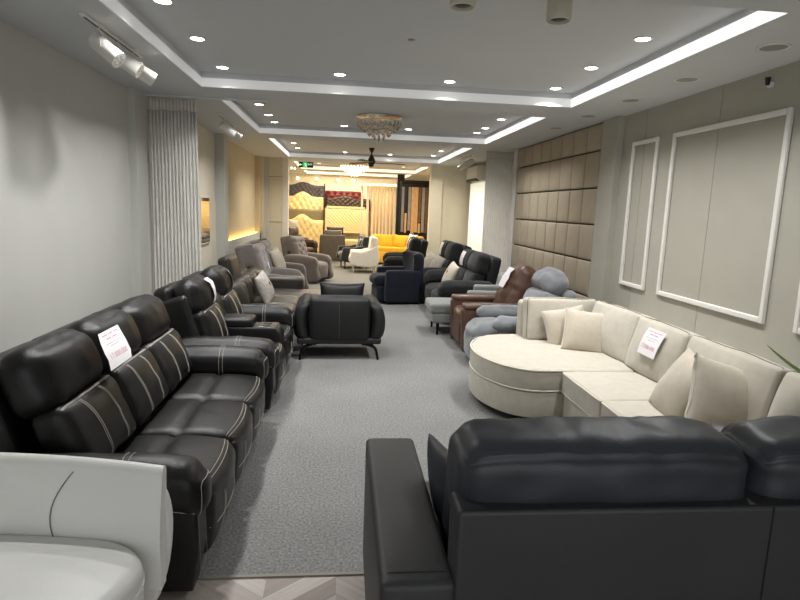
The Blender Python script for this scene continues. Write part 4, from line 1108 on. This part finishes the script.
for x, ww in slats: box('slat', 'slat_white', sl, x-ww/2, x+ww/2, -.05, .05, .02, 2.26, bev=.006)
box('light_rail', 'led_warm', sl, -.80, .56, -.07, .07, 2.28, 2.34); box('foot_rail', 'slat_white', sl, -.6, .56, -.06, .06, 0, .06)
bp2 = thing('back_partition', 'golden wall panel behind the vertical slats', 'partition', (1.3, YW+.20, 0)); box('panel', 'gold_wall', bp2, -.42, .55, 0, .05, 0, 2.3)
bc = thing('black_column', 'tall black column right of the vertical slats', 'column', (1.73, 18.0, 0)); box('column', 'mesh_black', bc, -.11, .11, -.12, .12, 0, HU, bev=.006)
# sample stand
st = thing('sample_stand', 'dark stand of hanging fabric samples at the far right', 'display rack', (2.10, 17.6, 0))
boxes('frame', 'mesh_black', st, [(-.42, -.38, -.2, -.16, 0, 2.45), (.42, .46, -.2, -.16, 0, 2.45), (-.42, .46, -.2, -.16, 2.40, 2.45), (-.42, .46, -.2, -.16, .78, .84), (-.42, .46, .1, .14, 0, 2.45), (-.42, .46, -.24, .14, 0, .62)])
for k, (mm, ww, z0) in enumerate([('sample_grey', .09, .9), ('mesh_black', .06, 1.5), ('sample_grey', .08, .95), ('sample_tan', .10, .85), ('sample_tan', .10, .9), ('sample_brown', .07, 1.2), ('sample_grey', .09, .9), ('sample_brown', .08, .88)]):
    x = -.34+k*.105; box('fabric_sample', mm, st, x-ww/2, x+ww/2, -.14, -.11, z0, 2.25, bev=.004)
    if k in (1, 5): box('fabric_sample', 'sample_tan', st, x-ww/2, x+ww/2, -.14, -.11, .88, z0-.03, bev=.004)
# yellow sofa
t = thing('yellow_sofa', 'bright yellow sofa with yellow cushions at the far right', 'sofa', (1.48, 16.6, 0), -20)
def yel(t, m='yellow_fabric'):
    soft('base', m, t, (0, 0, .22), (.80, .42, .17), r=.05); soft('seat_cushion', m, t, (0, -.05, .43), (.62, .36, .08), r=.05)
    soft('backrest', m, t, (0, .36, .52), (.78, .12, .30), r=.08); 
    for s in (-1, 1): soft('arm', m, t, (s*.72, 0, .40), (.11, .42, .22), r=.08)
    boxes('feet', 'wood_leg', t, [(x, x+.05, y, y+.05, 0, .06) for x in (-.7, .65) for y in (-.35, .3)])
yel(t)
pillow('throw_pillow', 'yellow cushion standing on the left of the yellow sofa', 'yellow_fabric', (1.25, 16.6, .66), .42, .4, .16, (-12, 0, -20), group='yellow cushions on the yellow sofa', seed=1)
pillow('throw_pillow', 'yellow cushion standing on the right of the yellow sofa', 'yellow_fabric', (1.62, 16.5, .66), .44, .36, .16, (-20, 10, -30), group='yellow cushions on the yellow sofa', seed=2)
# grey box armchair from behind
t = thing('armchair', 'boxy dark grey armchair seen from behind at the far end of the aisle', 'armchair', (-.31, 16.95, 0), 180)
soft('backrest', 'far_grey', t, (0, .33, .42), (.36, .09, .36), r=.03); soft('seat_cushion', 'far_grey', t, (0, -.05, .36), (.26, .3, .09), r=.04); box('base', 'far_grey', t, -.35, .35, -.33, .33, .06, .3, bev=.02)
for s in (-1, 1): soft('arm', 'far_grey', t, (s*.31, -.0, .33), (.06, .36, .25), r=.03)
boxes('feet', 'white_plastic', t, [(-.34, .34, .3, .36, 0, .05), (-.34, .34, -.3, -.26, 0, .05)])
pillow('throw_pillow', 'light pillow on top of the boxy grey armchair', 'far_grey', (-.30, 16.85, .74), .50, .34, .12, (-8, 0, 0), seed=15, piping='white_fabric')
pillow('lumbar_pillow', 'long black pillow above the boxy grey armchair', 'mesh_black', (-.25, 17.3, .88), .52, .22, .12, (-8, 0, 0), seed=16)
# far brown leather chairs on the left
for (x, y, rz, lb) in ((-1.55, 17.7, 75, 'dark brown leather armchair beneath the golden headboards, against the left side'), (-1.28, 16.55, 60, 'dark brown leather armchair nearest the boxy grey armchair')):
    t = thing('leather_armchair', lb, 'armchair', (x, y, 0), rz)
    recliner(t, 'far_brown', 1, .44, .14, head=.98, za=.6, style='plain', yf=-.42, depth=.84)
pillow('throw_pillow', 'round beige pillow on the far dark brown armchair', 'pillow_cream', (-1.50, 17.6, 1.0), .34, .30, .16, (-10, 0, 30), seed=17)
# wall lamps far left
for k, (x, z, d) in enumerate([(-1.22, 2.40, 'nearest'), (-1.12, 2.30, 'middle')]):
    t = thing('hanging_lamp', 'small glass lamp cluster hanging left of the exit sign, '+d, 'lamp', (x+.05, 13.7+.7*k, HU if k else HC), 0)
    v, f = tubeg([(0, 0, 0), (0, 0, -.12)], .004); mobj('cord', v, f, 'gold', t)
    for j in range(5):
        a = j*1.26; v, f = latheg([(.002, .025), (.025, .0), (.002, -.03)], (.06*math.cos(a), .06*math.sin(a), -.14-.03*(j % 2)), 10); mobj('glass_bulb', v, f, 'bulb_warm' if j % 2 else 'crystal', t)
# wall sconces above headboards
for x, d_ in ((-1.5, 'leftmost'), (-.9, 'second from the left'), (-.2, 'third from the left'), (.3, 'rightmost')):
    t = thing('wall_lamp', 'small bright lamp above the headboard display, %s of the row' % d_, 'lamp', (x, YW+.1, 2.45), 0, 'small bright lamps above the headboards')
    lathe('bulb', 'bulb_warm', t, [(.002, -.05), (.045, -.02), (.045, .02), (.002, .04)], (0, 0, 0), 12); v, f = tubeg([(0, 0, .04), (0, 0, .15)], .006); mobj('cord', v, f, 'gold', t)

# ------------------------------------------------------------------ price tags on the row
sheet('price_sign', 'large white price sign with pink print on the nearest black sofa headrest', [((-1.16, 2.81, 0.95), (-1.16, 3.05, 0.95)), ((-1.12, 2.74, 0.92), (-1.12, 3.0, 0.92)), ((-1.09, 2.7, 0.89), (-1.09, 2.97, 0.89)), ((-1.06, 2.67, 0.86), (-1.06, 2.94, 0.85)), ((-1.04, 2.64, 0.82), (-1.04, 2.9, 0.82))], text=PRICE)
stick('white price sign on the headrest of the console recliner, nearer seat', tC, hC[0], -.05, .62, .85, -.7, .15)
stick('white price sign on the headrest of the console recliner, farther seat', tC, hC[1], .15, .85, .6, -.6, .1)
stick('small white tag hanging on the grey two-seat recliner', tE, hE[0], -.1, .12, -.1, -.5)
stick('white price tag on the brown leather recliner', tH, pH, -.36, .36, .78, -.02, lift=.03)
stick('white price tag on the nearest dark grey sofa', tJ, hJ[0], -.3, .45, .7, -.7, lift=.02)
stick('white price tag on the dark sofa with two patterned pillows', tK, hK[0], -.3, .45, .7, -.7, lift=.02)
stick('white tag on the nearer headrest of the black recliner loveseat', tL, hL[1], -.2, .3, .7, -.7)
stick('white tag on the farther headrest of the black recliner loveseat', tL, hL[0], -.2, .3, .7, -.7)
